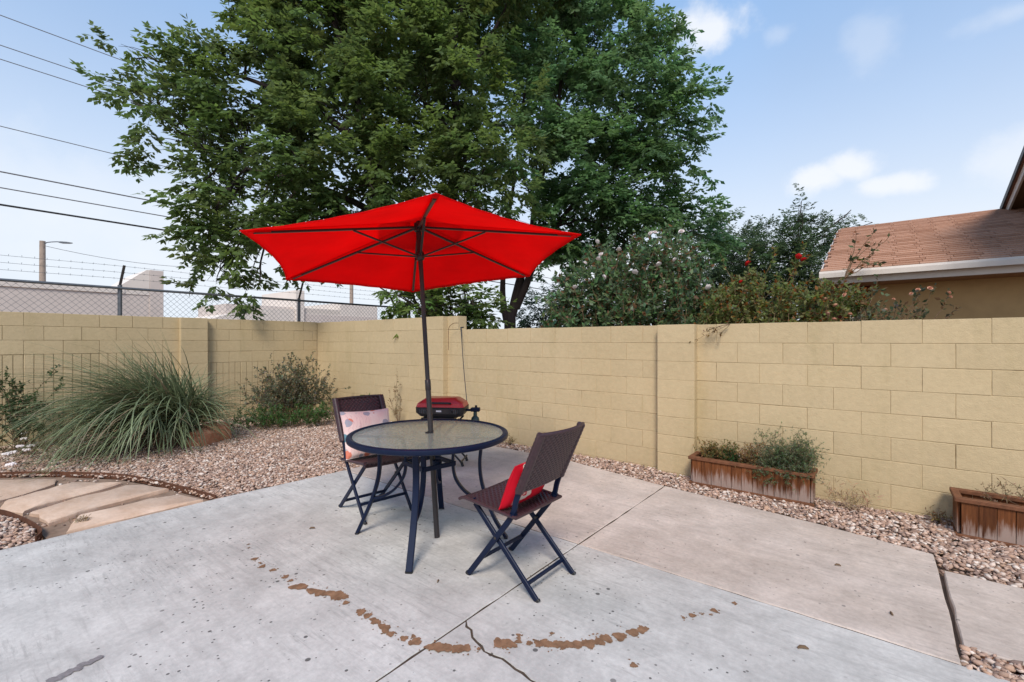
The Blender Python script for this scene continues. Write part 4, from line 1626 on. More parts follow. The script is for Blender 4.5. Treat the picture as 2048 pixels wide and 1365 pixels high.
V3 = np.stack([pts - sd_ * wd, pts - np.abs(dn) * wd * .6 * np.array([0, 0, 1]), pts + sd_ * wd], axis=2)   # gutter-shaped leaf
V = V3.reshape(-1, 3)
idx = np.arange(nb * ns * 3).reshape(nb, ns, 3)
fa = np.stack([idx[:, :-1, 0], idx[:, :-1, 1], idx[:, 1:, 1], idx[:, 1:, 0]], -1).reshape(-1, 4)
fb = np.stack([idx[:, :-1, 1], idx[:, :-1, 2], idx[:, 1:, 2], idx[:, 1:, 1]], -1).reshape(-1, 4)
bc = np.array([.180, .222, .118])[None] * rng.uniform(.55, 1.35, (nb, 1))
dry = rng.uniform(0, 1, nb) < .09
bc[dry] = np.array([.30, .23, .15]) * rng.uniform(.7, 1.1, (dry.sum(), 1))
link('leaves', np_mesh('leaves', V, np.concatenate([fa, fb]), M['blade'], np.repeat(bc, ns * 3, axis=0), True), yucca)
m = MB()
m.lathe([(0, -.03), (.20, -.03), (.24, .10), (.18, .32), (.08, .44), (0, .46)], 12)
m.build('crown_base', M['twig'], yucca)

bmk = bmesh.new()
bmesh.ops.create_icosphere(bmk, subdivisions=3, radius=1.0)
for vv in bmk.verts:
    p = vv.co
    q = Vector((math.copysign(abs(p.x) ** .6, p.x) * .34, math.copysign(abs(p.y) ** .7, p.y) * .16, math.copysign(abs(p.z) ** .65, p.z) * .17))
    k = 1 + .10 * math.sin(p.x * 5 + p.y * 3) + .07 * math.sin(p.z * 9 + p.x * 4) + rnd.uniform(-.02, .02)
    vv.co = q * k
    vv.co.z += .05 * p.x
m = MB()
m.add_bm(bmk)
bmk.free()
o = m.build('boulder', M['rock'], None, True, (-7.24, 2.36, .08), (0, 0, 1.98))
o.scale = (.82, .9, .95)
tag(o, 'reddish sandstone boulder at the right foot of the yucca', 'rock')

bs = np.array([-8.15, 4.0, 0.0])
cn = []
for _ in range(95):
    a = rnd.uniform(0, 6.28)
    rr = rnd.random() ** .6
    e = np.array([-8.25 + .72 * rr * math.cos(a), 4.0 + .80 * rr * math.sin(a), rnd.uniform(.35, 1.20) * (1 - .35 * rr)])
    e[0] = max(e[0], WX + .06)
    e[1] = min(e[1], WY - .05)
    cn.append((e, bs + [rnd.uniform(-.18, .18), rnd.uniform(-.18, .18), 0]))
shrub('corner_shrub', 'airy grey-green shrub filling the corner where the two walls meet', bs, cn, 30, .040, .022, (.165, .180, .120), cane_r=.004, side_n=6, side_L=.24, col2=(.24, .17, .08), frac2=.10)
bs = np.array([-7.55, 3.75, 0.0])
cn = []
for _ in range(150):
    t = rnd.random()
    c0 = np.array([-8.0 + .95 * t, 3.1 + 1.1 * t, 0])
    s0 = c0 + [rnd.uniform(-.25, .25), rnd.uniform(-.25, .25), 0]
    cn.append((s0 + [rnd.uniform(-.14, .14), rnd.uniform(-.14, .14), rnd.uniform(.10, .34)], s0))
gc = shrub('groundcover_plant', 'low bright green leafy plants at the foot of the corner shrub', bs, cn, 16, .045, .017, (.075, .150, .045), 'plant', cane_r=.003, side_n=2, side_L=.1, cane_n=5)
bs = np.array([-8.70, .70, 0])
cn = []
for _ in range(26):
    e = bs + np.array([rnd.uniform(-.25, .3), rnd.uniform(-.45, .36), rnd.uniform(.3, 1.02)])
    cn.append((e, bs + [rnd.uniform(-.06, .06), rnd.uniform(-.08, .08), 0]))
shrub('leafy_shrub', 'dark green leafy shrub at the left edge of the photo before the wall', bs, cn, 26, .042, .024, (.055, .095, .038), cane_r=.006, side_n=5, side_L=.18)
bs = np.array([-8.35, .78, 0])
cn = []
for _ in range(46):
    s0 = bs + [rnd.uniform(-.35, .35), rnd.uniform(-.35, .28), 0]
    cn.append((s0 + [rnd.uniform(-.1, .1), rnd.uniform(-.1, .1), rnd.uniform(.06, .22)], s0))
fl = shrub('flowering_plant', 'low straggly plant with white flower clusters at the left edge', bs, cn, 9, .035, .014, (.16, .125, .06), 'plant', cane_r=.0025, side_n=2, side_L=.08, cane_n=5)
hd = MB()
for i in range(30):
    a = rnd.uniform(0, 6.28)
    q = .036 * math.sqrt(rnd.random())
    bb = bmesh.new()
    bmesh.ops.create_icosphere(bb, subdivisions=1, radius=rnd.uniform(.008, .014))
    hd.add_bm(bb, Matrix.Translation((q * math.cos(a), q * math.sin(a), .035 - q * q * 9)))
    bb.free()
HD = hd.mesh('flower_head', M['petal_w'])
for px, py in ((50, 866), (48, 877), (40, 892), (62, 891), (52, 899), (26, 904), (14, 907), (22, 928)):
    r = FW + RT * (px - 1024) / 920 - UP * (py - 682) / 920
    zz = .16
    p = r * ((zz - HC) / r[2]) + np.array([0, 0, HC])
    link('flower_head', HD, fl, tuple(p - bs - np.array([0, 0, .03])), (0, 0, rnd.random() * 6))

# weeds against the right wall
bs = np.array([-7.10, 4.75, 0])
cn = [(bs + [dx, 0.0, z], bs) for dx, z in ((-.03, .46), (.05, .40), (-.07, .34), (.02, .50), (.08, .44))]
shrub('green_weed', 'young green weed with broad leaves behind the left chair', bs, cn, 4, .13, .075, (.075, .135, .045), 'weed', cane_r=.005, side_n=0, cane_n=5)
bs = np.array([-6.25, 4.82, 0])
cn = [(bs + [dx, rnd.uniform(-.05, .02), z], bs) for dx, z in ((-.06, .95), (.0, .80), (-.12, .70), (.06, .55), (-.2, .42), (-.28, .38), (-.24, .50), (.1, .3), (-.1, .25))]
shrub('dry_weed', 'tall dried tan weed stalks against the wall behind the table', bs, cn, 16, .030, .012, (.26, .19, .10), 'weed', cane_r=.003, side_n=3, side_L=.09)
bs = np.array([-.20, 4.80, 0])
cn = [(bs + [rnd.uniform(-.22, .22), rnd.uniform(-.15, .05), rnd.uniform(.05, .24)], bs + [rnd.uniform(-.08, .08), rnd.uniform(-.06, .06), 0]) for _ in range(34)]
shrub('dry_grass_tuft', 'dry straw tuft on the gravel right of the planted box', bs, cn, 5, .05, .006, (.38, .28, .17), 'weed', cane_r=.0018, side_n=1, side_L=.06, cane_mat=plain('straw', (.42, .32, .20), .9))
for i, (bx, by, h, lab) in enumerate(((.36, 4.82, .10, 'little dry weed by the left end of the cut-off planter'), (-3.9, 4.86, .09, 'little weed at the foot of the wall right of the grill'))):
    bs = np.array([bx, by, 0])
    cn = [(bs + [rnd.uniform(-.1, .1), rnd.uniform(-.1, .03), rnd.uniform(.03, h)], bs) for _ in range(12)]
    shrub('weed', lab, bs, cn, 6, .03, .010, (.22, .17, .08), 'weed', cane_r=.002, side_n=1, side_L=.05)
# thin wild grass in the path
for i, (bx, by, lab) in enumerate(((-4.83, .70, 'thin grass tuft between two flagstones next to the patio'), (-6.05, .28, 'grass tuft by the flagstones at the far left edge'))):
    bs = np.array([bx, by, -.01])
    cn = [(bs + [rnd.uniform(-.07, .07), rnd.uniform(-.07, .07), rnd.uniform(.01, .06)], bs + [rnd.uniform(-.04, .04), rnd.uniform(-.04, .04), 0]) for _ in range(16)]
    shrub('grass_tuft', lab, bs, cn, 4, .035, .005, (.22, .17, .085), 'grass', cane_r=.0014, side_n=1, side_L=.03)

# ------------------------------------------------------------------ planter boxes
def planter(x0, x1, y0, y1, h, label):
    o = empty('planter_box', ((x0 + x1) / 2, (y0 + y1) / 2, 0))
    tag(o, label, 'planter', 'wooden planter boxes')
    hx, hy = (x1 - x0) / 2, (y1 - y0) / 2
    bw = .088
    nbd = max(3, round(2 * hx / bw))
    bw = 2 * hx / nbd
    me = MB().quadbox((-bw / 2 + .0012, -.009, .015), (bw / 2 - .0012, .009, h - .03), .002).mesh('board', M['planter'])
    for i in range(nbd):
        xx = -hx + bw * (i + .5)
        for yy, nm in ((-hy, 0), (hy, 1)):
            link('board', me, o, (xx, yy + rnd.uniform(-.002, .002), 0), (R_(1.8) * (1 if nm == 0 else -1), 0, 0))
    ns_ = max(2, round(2 * hy / .09))
    bs_ = (2 * hy - .02) / ns_
    ms = MB().quadbox((-.009, -bs_ / 2 + .0012, .015), (.009, bs_ / 2 - .0012, h - .03), .002).mesh('board', M['planter'])
    for i in range(ns_):
        for xx in (-hx - .0105, hx + .0105):
            link('board', ms, o, (xx, -hy + .01 + bs_ * (i + .5), 0))
    for (lo, hi) in (((-hx - .035, -hy - .030, h - .03), (hx + .035, -hy + .022, h)), ((-hx - .035, hy - .022, h - .03), (hx + .035, hy + .03, h)),
                     ((-hx - .035, -hy + .0222, h - .029), (-hx + .012, hy - .0222, h - .001)), ((hx - .012, -hy + .0222, h - .029), (hx + .035, hy - .0222, h - .001))):
        MB().quadbox(lo, hi, .004).build('top_trim', M['trim'], o)
    MB().quadbox((-hx - .03, -hy - .028, -.012), (hx + .03, -hy - .003, .016), .003).build('base_trim', M['trim'], o)
    MB().quadbox((-hx - .03, -hy - .002, -.012), (-hx - .019, hy, .015)).build('base_trim', M['trim'], o)
    MB().quadbox((-hx + .012, -hy + .012, .03), (hx - .012, hy - .012, h - .055)).build('soil', M['soil'], o)
    return o


planter(-1.44, -.46, 4.665, 4.875, .265, 'weathered redwood planter box full of plants beside the wall pilaster')
planter(.46, 1.9, 4.60, 4.86, .275, 'nearly empty redwood planter box cut off by the right edge')


def pt(px, py, y):
    return on_y(px, py, y)


PY = 4.77
bs = np.array([-.70, PY, .21])
cn = []
for _ in range(120):
    e = pt(rnd.uniform(1508, 1632), rnd.uniform(885, 965), PY + rnd.uniform(-.16, .08))
    cn.append((e, bs + [rnd.uniform(-.15, .15), rnd.uniform(-.05, .05), 0]))
for px, py in ((1516, 855), (1520, 862), (1552, 862), (1556, 868), (1587, 872), (1609, 868), (1612, 874), (1635, 900), (1640, 915)):
    cn.append((pt(px, py, PY), bs + [rnd.uniform(-.1, .1), 0, 0]))
shrub('feathery_plant', 'bushy green feathery herb spilling over the right half of the planter', bs, cn, 26, .022, .006, (.125, .185, .085), 'plant', cane_r=.0022, side_n=7, side_L=.10, up=.1, cane_n=6, col2=(.17, .20, .14), frac2=.25)
bs = np.array([-1.22, PY, .21])
cn = [(pt(rnd.uniform(1388, 1470), rnd.uniform(885, 912), PY + rnd.uniform(-.09, .09)), bs + [rnd.uniform(-.15, .15), rnd.uniform(-.05, .05), 0]) for _ in range(60)]
shrub('dry_plant', 'yellowing half-dry plants in the left end of the planter', bs, cn, 14, .022, .009, (.26, .18, .06), 'plant', cane_r=.002, side_n=4, side_L=.06, cane_n=5, col2=(.09, .12, .04), frac2=.4)
bs = np.array([-1.02, PY, .21])
cn = [(pt(rnd.uniform(1442, 1472), rnd.uniform(895, 916), PY + rnd.uniform(-.06, .06)), bs + [rnd.uniform(-.05, .05), rnd.uniform(-.03, .03), 0]) for _ in range(30)]
shrub('small_green_plant', 'small deep green tuft in the planter between the dry plants', bs, cn, 18, .022, .007, (.035, .105, .028), 'plant', cane_r=.002, side_n=4, side_L=.05, cane_n=5)
bs = np.array([-.90, PY, .21])
cn = [(pt(rnd.uniform(1472, 1520), rnd.uniform(890, 932), PY + rnd.uniform(-.12, .06)), bs + [rnd.uniform(-.08, .08), rnd.uniform(-.04, .04), 0]) for _ in range(50)]
shrub('dry_plant', 'tan dried plant in the middle of the planter against the green herb', bs, cn, 14, .022, .009, (.30, .20, .09), 'plant', cane_r=.002, side_n=4, side_L=.06, cane_n=5, col2=(.60, .55, .48), frac2=.06)
bs = np.array([.85, 4.73, .21])
cn = [(np.array(pt(px, py, 4.73)), bs + [rnd.uniform(-.2, .1), 0, 0]) for px, py in ((2000, 952), (1996, 968), (2008, 970), (1970, 985), (1978, 975), (2040, 990), (1960, 990))]
shrub('dry_sprig', 'thin dried sprig standing in the nearly empty planter', bs, cn, 12, .022, .006, (.22, .17, .10), 'plant', cane_r=.0022, side_n=5, side_L=.07)

# ------------------------------------------------------------------ patio table
TC = np.array([-2.526, 2.214, 0.0])
table = empty('patio_table', tuple(TC))
tag(table, 'round patio table with hammered glass top and blue-black metal frame', 'table')
TZ, TR = .742, .560
prof = [(TR - .034, -.030), (TR - .010, -.034), (TR + .004, -.026), (TR + .008, -.012), (TR + .004, .002), (TR - .008, .008), (TR - .022, .007), (TR - .034, .0), (TR - .034, -.030)]
MB().lathe([(r, z + TZ) for r, z in prof], 96).build('rim', M['navy'], table, True)
gm = MB()
gm.lathe([(.022, TZ - .007), (TR - .030, TZ - .007), (TR - .030, TZ - .001), (.022, TZ - .001), (.022, TZ - .007)], 96)
gm.build('glass_top', M['glass'], table)
MB().lathe([(.0225, TZ - .012), (.021, TZ + .004), (.030, TZ + .004), (.030, TZ - .012)], 24).build('umbrella_ring', M['black'], table, True)
feet = [(.309, -.432), (-.439, -.300), (.454, .315), (-.324, .416)]
SQ = []
for fx, fy in feet:
    d = np.array([fx, fy]) / math.hypot(fx, fy)
    fr = math.hypot(fx, fy)
    sd2 = (-d[1], d[0], 0)
    P3 = lambda r, z: (d[0] * r, d[1] * r, z)
    outer = curve_pts([P3(.385, TZ - .030), P3(.372, .62), P3(.365, .52), P3(.378, .40), P3(.420, .26), P3(.475, .13), P3(fr, .008)], 5)
    inner = curve_pts([P3(.205, TZ - .035), P3(.178, .62), P3(.172, .52), P3(.190, .42), P3(.250, .335), P3(.325, .285), P3(.405, .262)], 5)
    lg = MB().bar(outer, .042, .022, sd2).build('leg', M['navy'], table, True)
    MB().bar(inner, .036, .018, sd2).build('brace', M['navy'], lg, True)
    MB().bar([P3(fr - .002, .0), P3(fr + .001, .012)], .046, .026, sd2).build('foot_cap', M['black'], lg)
    MB().bar([P3(.20, TZ - .036), P3(TR - .03, TZ - .034)], .03, .014, sd2).build('top_arm', M['navy'], table)
    SQ.append(P3(.185, .525))
order = [0, 2, 3, 1]
fr_ = MB()
for a, b in zip(order, order[1:] + order[:1]):
    fr_ = MB().bar([SQ[a], SQ[b]], .032, .018, (0, 0, 1))
    fr_.build('stretcher', M['navy'], table)
crossb = MB()
MB().lathe([(.027, .50), (.027, .55), (.034, .55), (.034, .50), (.027, .50)], 20, (.062, .017, 0)).build('pole_sleeve', M['navy'], table, True)

# ------------------------------------------------------------------ umbrella
UB = np.array([-2.464, 2.231, 0.0])
AX = np.array([-.1118, .0199, .9935])
AX /= np.linalg.norm(AX)
umb = empty('patio_umbrella', tuple(UB))
tag(umb, 'open red six-rib patio umbrella standing through the table, tilted slightly left', 'umbrella')
MB().tube([AX * .0, AX * 1.10], .0190, 16).build('lower_pole', M['bronze'], umb, True)
MB().tube([AX * 1.08, AX * 2.36], .0165, 16).build('upper_pole', M['bronze'], umb, True)
MB().tube([AX * 1.045, AX * 1.05, AX * 1.12, AX * 1.125], [.0190, .0212, .0212, .017], 16).build('pole_collar', M['bronze'], umb, True)
corners = [np.array(c) - UB for c in ((-2.825, 1.076, 2.023), (-3.786, 1.788, 1.901), (-3.652, 2.983, 1.892), (-2.556, 3.467, 2.006), (-1.595, 2.754, 2.128), (-1.729, 1.559, 2.137))]
hub = AX * 2.283
peak = hub + AX * .035


def pan(a, b, s, q):
    """a point of a canvas panel: s from peak to edge, q across; the hem is scalloped and the cloth sags a little"""
    e = a * (1 - q) + b * q
    p = peak * (1 - s) + e * s
    inward = peak - (a + b) / 2
    inward /= np.linalg.norm(inward)
    p = p + inward * .060 * 4 * q * (1 - q) * s ** 3
    p = p - AX * .028 * 4 * q * (1 - q) * s * (1.0 - .35 * s)
    p = p + AX * .0018 * math.sin(q * 31 + s * 5 + a[0] * 9) * s ** 6 * (4 * q * (1 - q)) ** .5
    return p


NS, NQ = 18, 24
for i in range(6):
    a, b = corners[i], corners[(i + 1) % 6]
    m = MB()
    vid = {}
    for si in range(NS + 1):
        for qi in range(NQ + 1):
            s = .06 + .94 * si / NS
            vid[si, qi] = len(m.v)
            m.v.append(tuple(pan(a, b, s, qi / NQ)))
    for si in range(NS):
        for qi in range(NQ):
            m.f.append((vid[si, qi], vid[si + 1, qi], vid[si + 1, qi + 1], vid[si, qi + 1]))
    o = m.build('canopy_panel', M['canvas'], umb, True)
    md = o.modifiers.new('cloth', 'SOLIDIFY')
    md.thickness = .0022
    md.offset = 1
    MB().tube([pan(a, b, 1.0, q / 24) for q in range(25)], .0042, 6).build('hem', M['canvas'], o, True)
    MB().tube([pan(a, b, .07 + .93 * q / 8, 0) + AX * .002 for q in range(9)], .0035, 6).build('seam', M['canvas'], o, True)
    # rib just under the seam, with its tip pocket and strut
    dirn = (a - hub) / np.linalg.norm(a - hub)
    side = np.cross(dirn, AX)
    pa = hub - AX * .008 + dirn * .03
    rib = MB().bar([pa, a - dirn * .07 - AX * .012], .020, .014, side).build('rib', M['bronze'], umb)
    MB().bar([a - dirn * .16 - AX * .014, a - dirn * .015 - AX * .008], .034, .006, side).build('tip_pocket', M['canvas'], rib)
    run = AX * 2.055
    mid = pa + (a - pa) * .42 - AX * .014
    MB().bar([run + dirn * .025 - AX * .0, mid], .016, .010, side).build('strut', M['bronze'], rib)
# vent cap above the peak
m = MB()
cap = [peak + AX * .03 + (c - hub) * .30 + AX * .014 for c in corners]
m.v = [tuple(peak + AX * .06)] + [tuple(c) for c in cap]
m.f = [(0, 1 + i, 1 + (i + 1) % 6) for i in range(6)]
o = m.build('vent_cap', M['canvas'], umb)
md = o.modifiers.new('cloth', 'SOLIDIFY')
md.thickness = .002
MB().lathe([(0, .20), (.012, .19), (.020, .165), (.014, .14), (.016, .125), (.030, .11), (.030, .098)], 16, hub * 1.0 - AX * .03, AX).build('finial', M['bronze'], umb, True)
MB().tube([hub - AX * .04, hub + AX * .02], .034, 16).build('hub', M['bronze'], umb, True)
MB().tube([AX * 2.02, AX * 2.03, AX * 2.075, AX * 2.085], [.022, .030, .030, .022], 16).build('runner', M['bronze'], umb, True)
e1 = np.cross(AX, [0, 1, 0])
MB().tube([AX * 2.25 + e1 * .03, AX * 2.06 + e1 * .028, AX * 1.9 + e1 * .02], .003, 6).build('pull_cord', M['bronze'], umb)

# ------------------------------------------------------------------ folding chairs
def weave_panel(S, nu, nv, p, amp, lu, lv):
    """basket-weave sheet over surface S(u,v) with u,v in 0..1"""
    u = np.linspace(0, 1, nu)
    v = np.linspace(0, 1, nv)
    U, Vv = np.meshgrid(u, v, indexing='ij')
    P = S(U, Vv)
    du = np.gradient(P, axis=0)
    dv = np.gradient(P, axis=1)
    N = np.cross(du, dv)
    N /= np.linalg.norm(N, axis=-1, keepdims=True)
    h = amp * np.sin(math.pi * U * lu / p) * np.sin(math.pi * Vv * lv / p)
    h += amp * .25 * np.abs(np.sin(math.pi * U * lu / p)) - amp * .2
    P = P + N * h[..., None]
    idx = np.arange(nu * nv).reshape(nu, nv)
    f = np.stack([idx[:-1, :-1], idx[1:, :-1], idx[1:, 1:], idx[:-1, 1:]], -1).reshape(-1, 4)
    return P.reshape(-1, 3), f


HWD = .205
RAIL = [(.249, 0.0), (.028, .278), (-.092, .437), (-.131, .556), (-.285, .893)]
LEG2 = [(-.249, 0.0), (.208, .432)]


def seat_surf(U, V):
    y = (U - .5) * 2 * (HWD + .022)
    x = .298 - V * .43
    z = .468 - V * .036 - .022 * (1 - (2 * U - 1) ** 2) * np.sin(np.pi * np.clip(V * .9 + .1, 0, 1)) - .030 * np.clip(1 - V / .10, 0, 1) ** 2 * .6
    return np.stack([x, y, z], -1)


def back_surf(U, V):
    y = (U - .5) * 2 * (HWD + .022)
    z0, x0, z1, x1 = .575, -.139, .905, -.290
    z = z0 + V * (z1 - z0)
    x = x0 + V * (x1 - x0) - .042 * (1 - (2 * U - 1) ** 2) * (.45 + .55 * V)
    return np.stack([x, y, z], -1)


def edge_loop(S, ins=0.0):
    out = []
    n = 16
    for k in range(n):
        out.append(S(np.array(k / n), np.array(0.0)))
    for k in range(n):
        out.append(S(np.array(1.0), np.array(k / n)))
    for k in range(n):
        out.append(S(np.array(1 - k / n), np.array(1.0)))
    for k in range(n):
        out.append(S(np.array(0.0), np.array(1 - k / n)))
    return out


sv, sf = weave_panel(seat_surf, 105, 97, 1 / 26, .0045, 1.0, 24 / 26)
SEAT_ME = np_mesh('seat', sv, sf, M['wicker'], None, True)
bv, bf = weave_panel(back_surf, 105, 85, 1 / 26, .0045, 1.0, 21 / 26)
BACK_ME = np_mesh('backrest', bv, bf, M['wicker'], None, True)
SEAT_RIM = MB().tube(edge_loop(seat_surf), .0095, 8, True).mesh('seat_rim', M['wicker'], True)
BACK_RIM = MB().tube(edge_loop(back_surf), .0105, 8, True).mesh('back_rim', M['wicker'], True)


SIDE_ME = {sg: MB().tube([(-.139 - .151 * q / 30, sg * (HWD + .003), .572 + .335 * q / 30) for q in range(31)], [.0235 + .0022 * (q % 2) for q in range(31)], 10).mesh('woven_side', M['wicker'], True) for sg in (-1, 1)}


def chair_meshes():
    d = {}
    for sg in (-1, 1):
        y = sg * HWD
        d['rail', sg] = MB().bar(curve_pts([(x, y, z) for x, z in RAIL], 4), .032, .016, (1, 0, .5)).mesh('back_leg', M['navy'], True)
        y2 = sg * (HWD - .019)
        d['leg', sg] = MB().bar([(LEG2[0][0], y2, LEG2[0][1]), (LEG2[1][0], y2, LEG2[1][1])], .032, .016, (1, 0, 1)).mesh('leg', M['navy'], True)
        d['hinge', sg] = MB().tube([(.028, sg * (HWD - .032), .278), (.028, sg * (HWD + .012), .278)], .008, 10).mesh('hinge_bolt', M['dark'], True)
        d['pivot', sg] = MB().tube([(-.102, sg * (HWD - .02), .436), (-.102, sg * (HWD + .030), .436)], .010, 10).mesh('seat_pivot', M['navy'], True)
        d['shoe', sg] = MB().bar([(.252, y, -.0), (.244, y, .012)], .034, .019, (1, 0, .5)).mesh('foot', M['black'])
        d['shoe2', sg] = MB().bar([(-.252, y2, -.0), (-.244, y2, .009)], .034, .019, (1, 0, 1)).mesh('foot', M['black'])
        d['bracket', sg] = MB().bar([(.205, y2, .428), (.215, y2, .462)], .022, .006, (0, 1, 0)).mesh('seat_bracket', M['navy'])
    d['st1'] = MB().bar([(.152, -HWD + .008, .123), (.152, HWD - .008, .123)], .022, .014, (0, 0, 1)).mesh('stretcher', M['navy'])
    d['st2'] = MB().bar([(-.175, -HWD + .027, .07), (-.175, HWD - .027, .07)], .022, .014, (0, 0, 1)).mesh('stretcher', M['navy'])
    return d


CM = chair_meshes()


def chair(loc, rz, label, sy=1.0):
    t = empty('folding_chair', loc, rz)
    tag(t, label, 'chair', 'folding wicker chairs at the table')
    for sg in (-1, 1):
        r = link('back_leg', CM['rail', sg], t)
        link('foot', CM['shoe', sg], r)
        l = link('leg', CM['leg', sg], t)
        link('foot', CM['shoe2', sg], l)
        link('hinge_bolt', CM['hinge', sg], t)
        link('seat_pivot', CM['pivot', sg], t)
        link('seat_bracket', CM['bracket', sg], t)
    link('stretcher', CM['st1'], t)
    link('stretcher', CM['st2'], t)
    for nm, me, rim in (('seat', SEAT_ME, SEAT_RIM), ('backrest', BACK_ME, BACK_RIM)):
        o = link(nm, me, t)
        md = o.modifiers.new('thick', 'SOLIDIFY')
        md.thickness = .007
        link('woven_rim', rim, o)
        if nm == 'backrest':
            for sg in (-1, 1):
                link('woven_side', SIDE_ME[sg], o)
    return t


C2 = np.array([-1.68, 2.200, 0.0])
chair(tuple(C2), math.pi, 'brown wicker folding chair at right of table, back to the camera, holding red pillow')
C1 = np.array([-3.286, 2.282, 0.0])
chair(tuple(C1), R_(-7.5), 'brown wicker folding chair behind the left side of the table, holding pale pillow')


def pillow(name, label, w, h, th, mat, M4):
    n = 28
    u = np.linspace(-1, 1, n)
    U, Vv = np.meshgrid(u, u, indexing='ij')
    pin = 1 - .055 * (1 - np.abs(U) ** 2) * 1.0
    X = U * w / 2 * (1 - .05 * (1 - Vv ** 2))
    Y = Vv * h / 2 * (1 - .06 * (1 - U ** 2))
    T = th / 2 * np.clip((1 - np.abs(U) ** 2.6), 0, 1) ** .55 * np.clip((1 - np.abs(Vv) ** 2.6), 0, 1) ** .55
    T = T * (1 + .05 * np.sin(U * 4 + Vv * 3) + .04 * np.sin(Vv * 7 - U * 2)) + .004
    top = np.stack([X, Y, T], -1).reshape(-1, 3)
    bot = np.stack([X, Y, -T], -1).reshape(-1, 3)
    idx = np.arange(n * n).reshape(n, n)
    q = np.stack([idx[:-1, :-1], idx[1:, :-1], idx[1:, 1:], idx[:-1, 1:]], -1).reshape(-1, 4)
    me = np_mesh(name, np.concatenate([top, bot]), np.concatenate([q, q[:, ::-1] + n * n]), mat, None, True)
    root = link(name, me)
    root.matrix_world = M4
    tag(root, label, 'pillow', 'throw pillows')
    lp_ = [(X[i, j], Y[i, j], 0) for i, j in [(k, 0) for k in range(n - 1)] + [(n - 1, k) for k in range(n - 1)] + [(n - 1 - k, n - 1) for k in range(n - 1)] + [(0, n - 1 - k) for k in range(n - 1)]]
    MB().tube(lp_, .0045, 6, True).build('piping', mat, root, True)
    return root


def chair_mat(c, rz, x, y, z, lean, roll=0.0):
    return Matrix.Translation(Vector(c)) @ Matrix.Rotation(rz, 4, 'Z') @ Matrix.Translation((x, y, z)) @ Matrix.Rotation(lean, 4, 'Y') @ Matrix.Rotation(math.pi / 2, 4, 'Z') @ Matrix.Rotation(roll, 4, 'Z')


# local x of a pillow runs across the seat, local y up along the backrest
pillow('throw_pillow', 'red pillow with white flower print leaning in the right chair', .40, .29, .105, M['pillow2'],
       chair_mat(C2, math.pi, -.064, .02, .578, R_(90 - 24) - math.pi, 0) @ Matrix.Rotation(math.pi, 4, 'Y'))
pillow('throw_pillow', 'pale pink floral pillow standing in the left chair', .43, .39, .13, M['pillow1'],
       chair_mat(C1, R_(-7.5), -.070, -.02, .628, R_(90 - 22) - math.pi, .03) @ Matrix.Rotation(math.pi, 4, 'Y'))

# ------------------------------------------------------------------ portable grill
GC = np.array([-3.90, 3.62, 0.0])
grill = empty('portable_grill', tuple(GC), YAW - .10)
tag(grill, 'red-lidded portable gas grill on folding stand behind the table', 'grill')
gz = .555


def taper(m, w0, d0, z0, w1, d1, z1, c=.03):
    def ring(w, d, z):
        a, b = w / 2, d / 2
        return [(-a + c, -b, z), (a - c, -b, z), (a, -b + c, z), (a, b - c, z), (a - c, b, z), (-a + c, b, z), (-a, b - c, z), (-a, -b + c, z)]
    n = len(m.v)
    m.v += ring(w0, d0, z0) + ring(w1, d1, z1)
    for i in range(8):
        j = (i + 1) % 8
        m.f.append((n + i, n + j, n + 8 + j, n + 8 + i))
    m.f.append(tuple(range(n + 7, n - 1, -1)))
    m.f.append(tuple(range(n + 8, n + 16)))


m = MB()
taper(m, .47, .26, gz, .545, .33, gz + .045)
taper(m, .545, .33, gz + .0455, .55, .335, gz + .105)
m.build('firebox', M['black'], grill)
m = MB()
taper(m, .545, .33, gz + .108, .51, .31, gz + .150)
taper(m, .51, .31, gz + .1505, .36, .24, gz + .200)
lid = m.build('lid', M['redlid'], grill, True)
MB().tube(curve_pts([(-.12, -.15, gz + .150), (-.12, -.195, gz + .158), (-.10, -.205, gz + .160), (.10, -.205, gz + .160), (.12, -.195, gz + .158), (.12, -.15, gz + .150)], 5), .0125, 8).build('handle', M['black'], lid, True)
pn = MB().quadbox((-.20, -.182, gz + .035), (.20, -.168, gz + .095), .004).build('control_panel', M['dark'], grill)
for xx in (-.135, .135):
    MB().lathe([(0, .028), (.016, .028), (.020, 0)], 14, (xx, -.182, gz + .062), (0, -1, 0)).build('knob', M['black'], pn, True)
MB().quadbox((-.030, -.1845, gz + .060), (.028, -.1825, gz + .078)).build('badge', M['white'], pn)
for xx in (-.18, .18):
    for q in range(4):
        MB().quadbox((xx - .035 + q * .02, -.1842, gz + .045), (xx - .031 + q * .02, -.1822, gz + .085)).build('vent_slot', M['galv'], pn)
MB().quadbox((-.20, -.14, gz - .045), (.16, .12, gz - .003), .012).build('drip_tray', M['black'], grill)
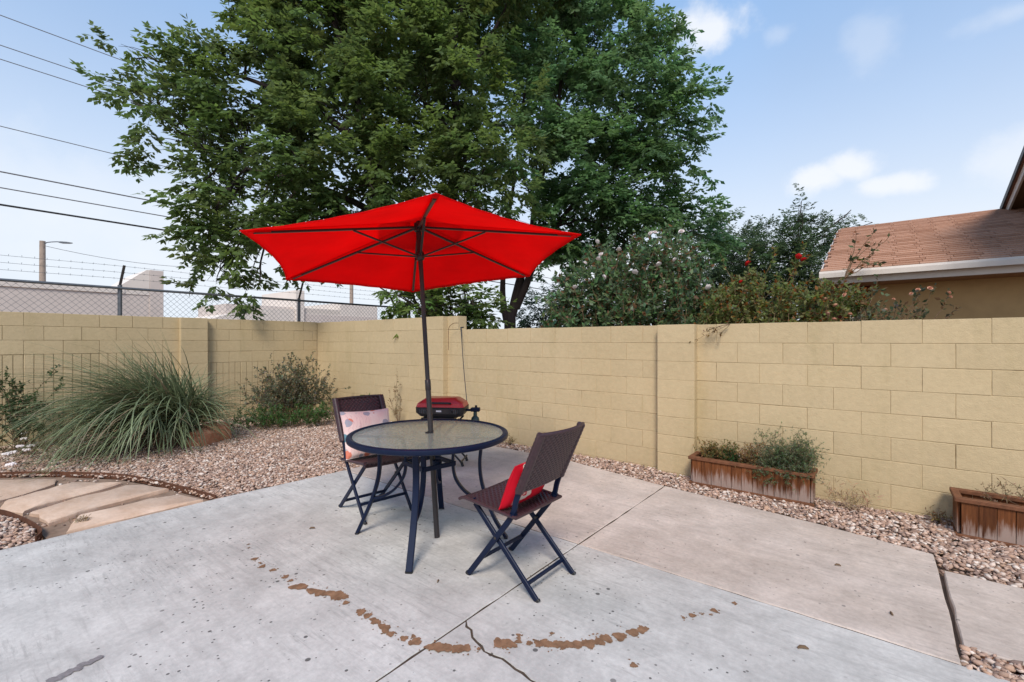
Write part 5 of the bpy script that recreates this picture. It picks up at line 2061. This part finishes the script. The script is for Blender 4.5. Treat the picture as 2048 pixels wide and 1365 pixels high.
# side arm, regulator and gas cylinder
MB().tube([(.27, .0, gz + .06), (.34, .0, gz + .06)], .014, 10).build('gas_arm', M['navy'], grill, True)
MB().quadbox((.325, -.035, gz + .045), (.43, .035, gz + .090), .008).build('regulator', M['navy'], grill)
MB().tube([(.385, 0, gz + .09), (.385, 0, gz + .115)], .014, 10).build('regulator_cap', M['black'], grill, True)
cyl = MB().lathe([(0, -.235), (.035, -.235), (.048, -.225), (.050, -.20), (.050, -.06), (.042, -.025), (.022, -.005), (.02, .045)], 24, (.375, 0, gz)).build('gas_cylinder', M['greentank'], grill, True)
MB().lathe([(.0503, -.19), (.0508, -.19), (.0508, -.09), (.0503, -.09)], 24, (.375, 0, gz)).build('cylinder_label', M['white'], cyl)
# crossed stand
for yy in (-.12, .12):
    for s_ in (-1, 1):
        lg = MB().tube([(-.22 * s_, yy + .016 * s_, gz - .02), (.25 * s_, yy + .016 * s_, .03)], .011, 8).build('leg', M['black'], grill, True)
        MB().tube([(.24 * s_, yy + .016 * s_, .045), (.255 * s_, yy + .016 * s_, .002)], .016, 8).build('foot', M['black'], lg, True)
for s_ in (-1, 1):
    MB().tube([(.245 * s_, -.16, .06), (.245 * s_, .16, .06)], .010, 8).build('stand_rail', M['black'], grill, True)

# cord hanging down the wall behind the grill and a loop of wire on the wall step
m = MB()
pa, pb = on_y(922, 655, 4.925), on_y(934, 806, 4.45)
m.tube([pa + np.array([0, .05, .004]), pa] + [pa + (pb - pa) * t + np.array([0, -.01 * math.sin(t * 3.14), 0]) for t in np.linspace(.05, 1, 8)], [.012, .012] + [.010] + [.006] * 7, 6)
tag(m.build('irrigation_tube', M['cable'], None, True), 'thin black irrigation tube hanging from the wall top down to the grill', 'tube')
m = MB()
ps = [on_y(px, py, 4.82) for px, py in ((897, 700), (897, 664), (898, 655), (902, 650), (908, 646.5), (917, 646))]
m.tube(curve_pts(ps, 4), .004, 5)
tag(m.build('wall_wire', M['rust'], None, True), 'rusty bent wire at the top of the stepped wall pillar', 'wire')
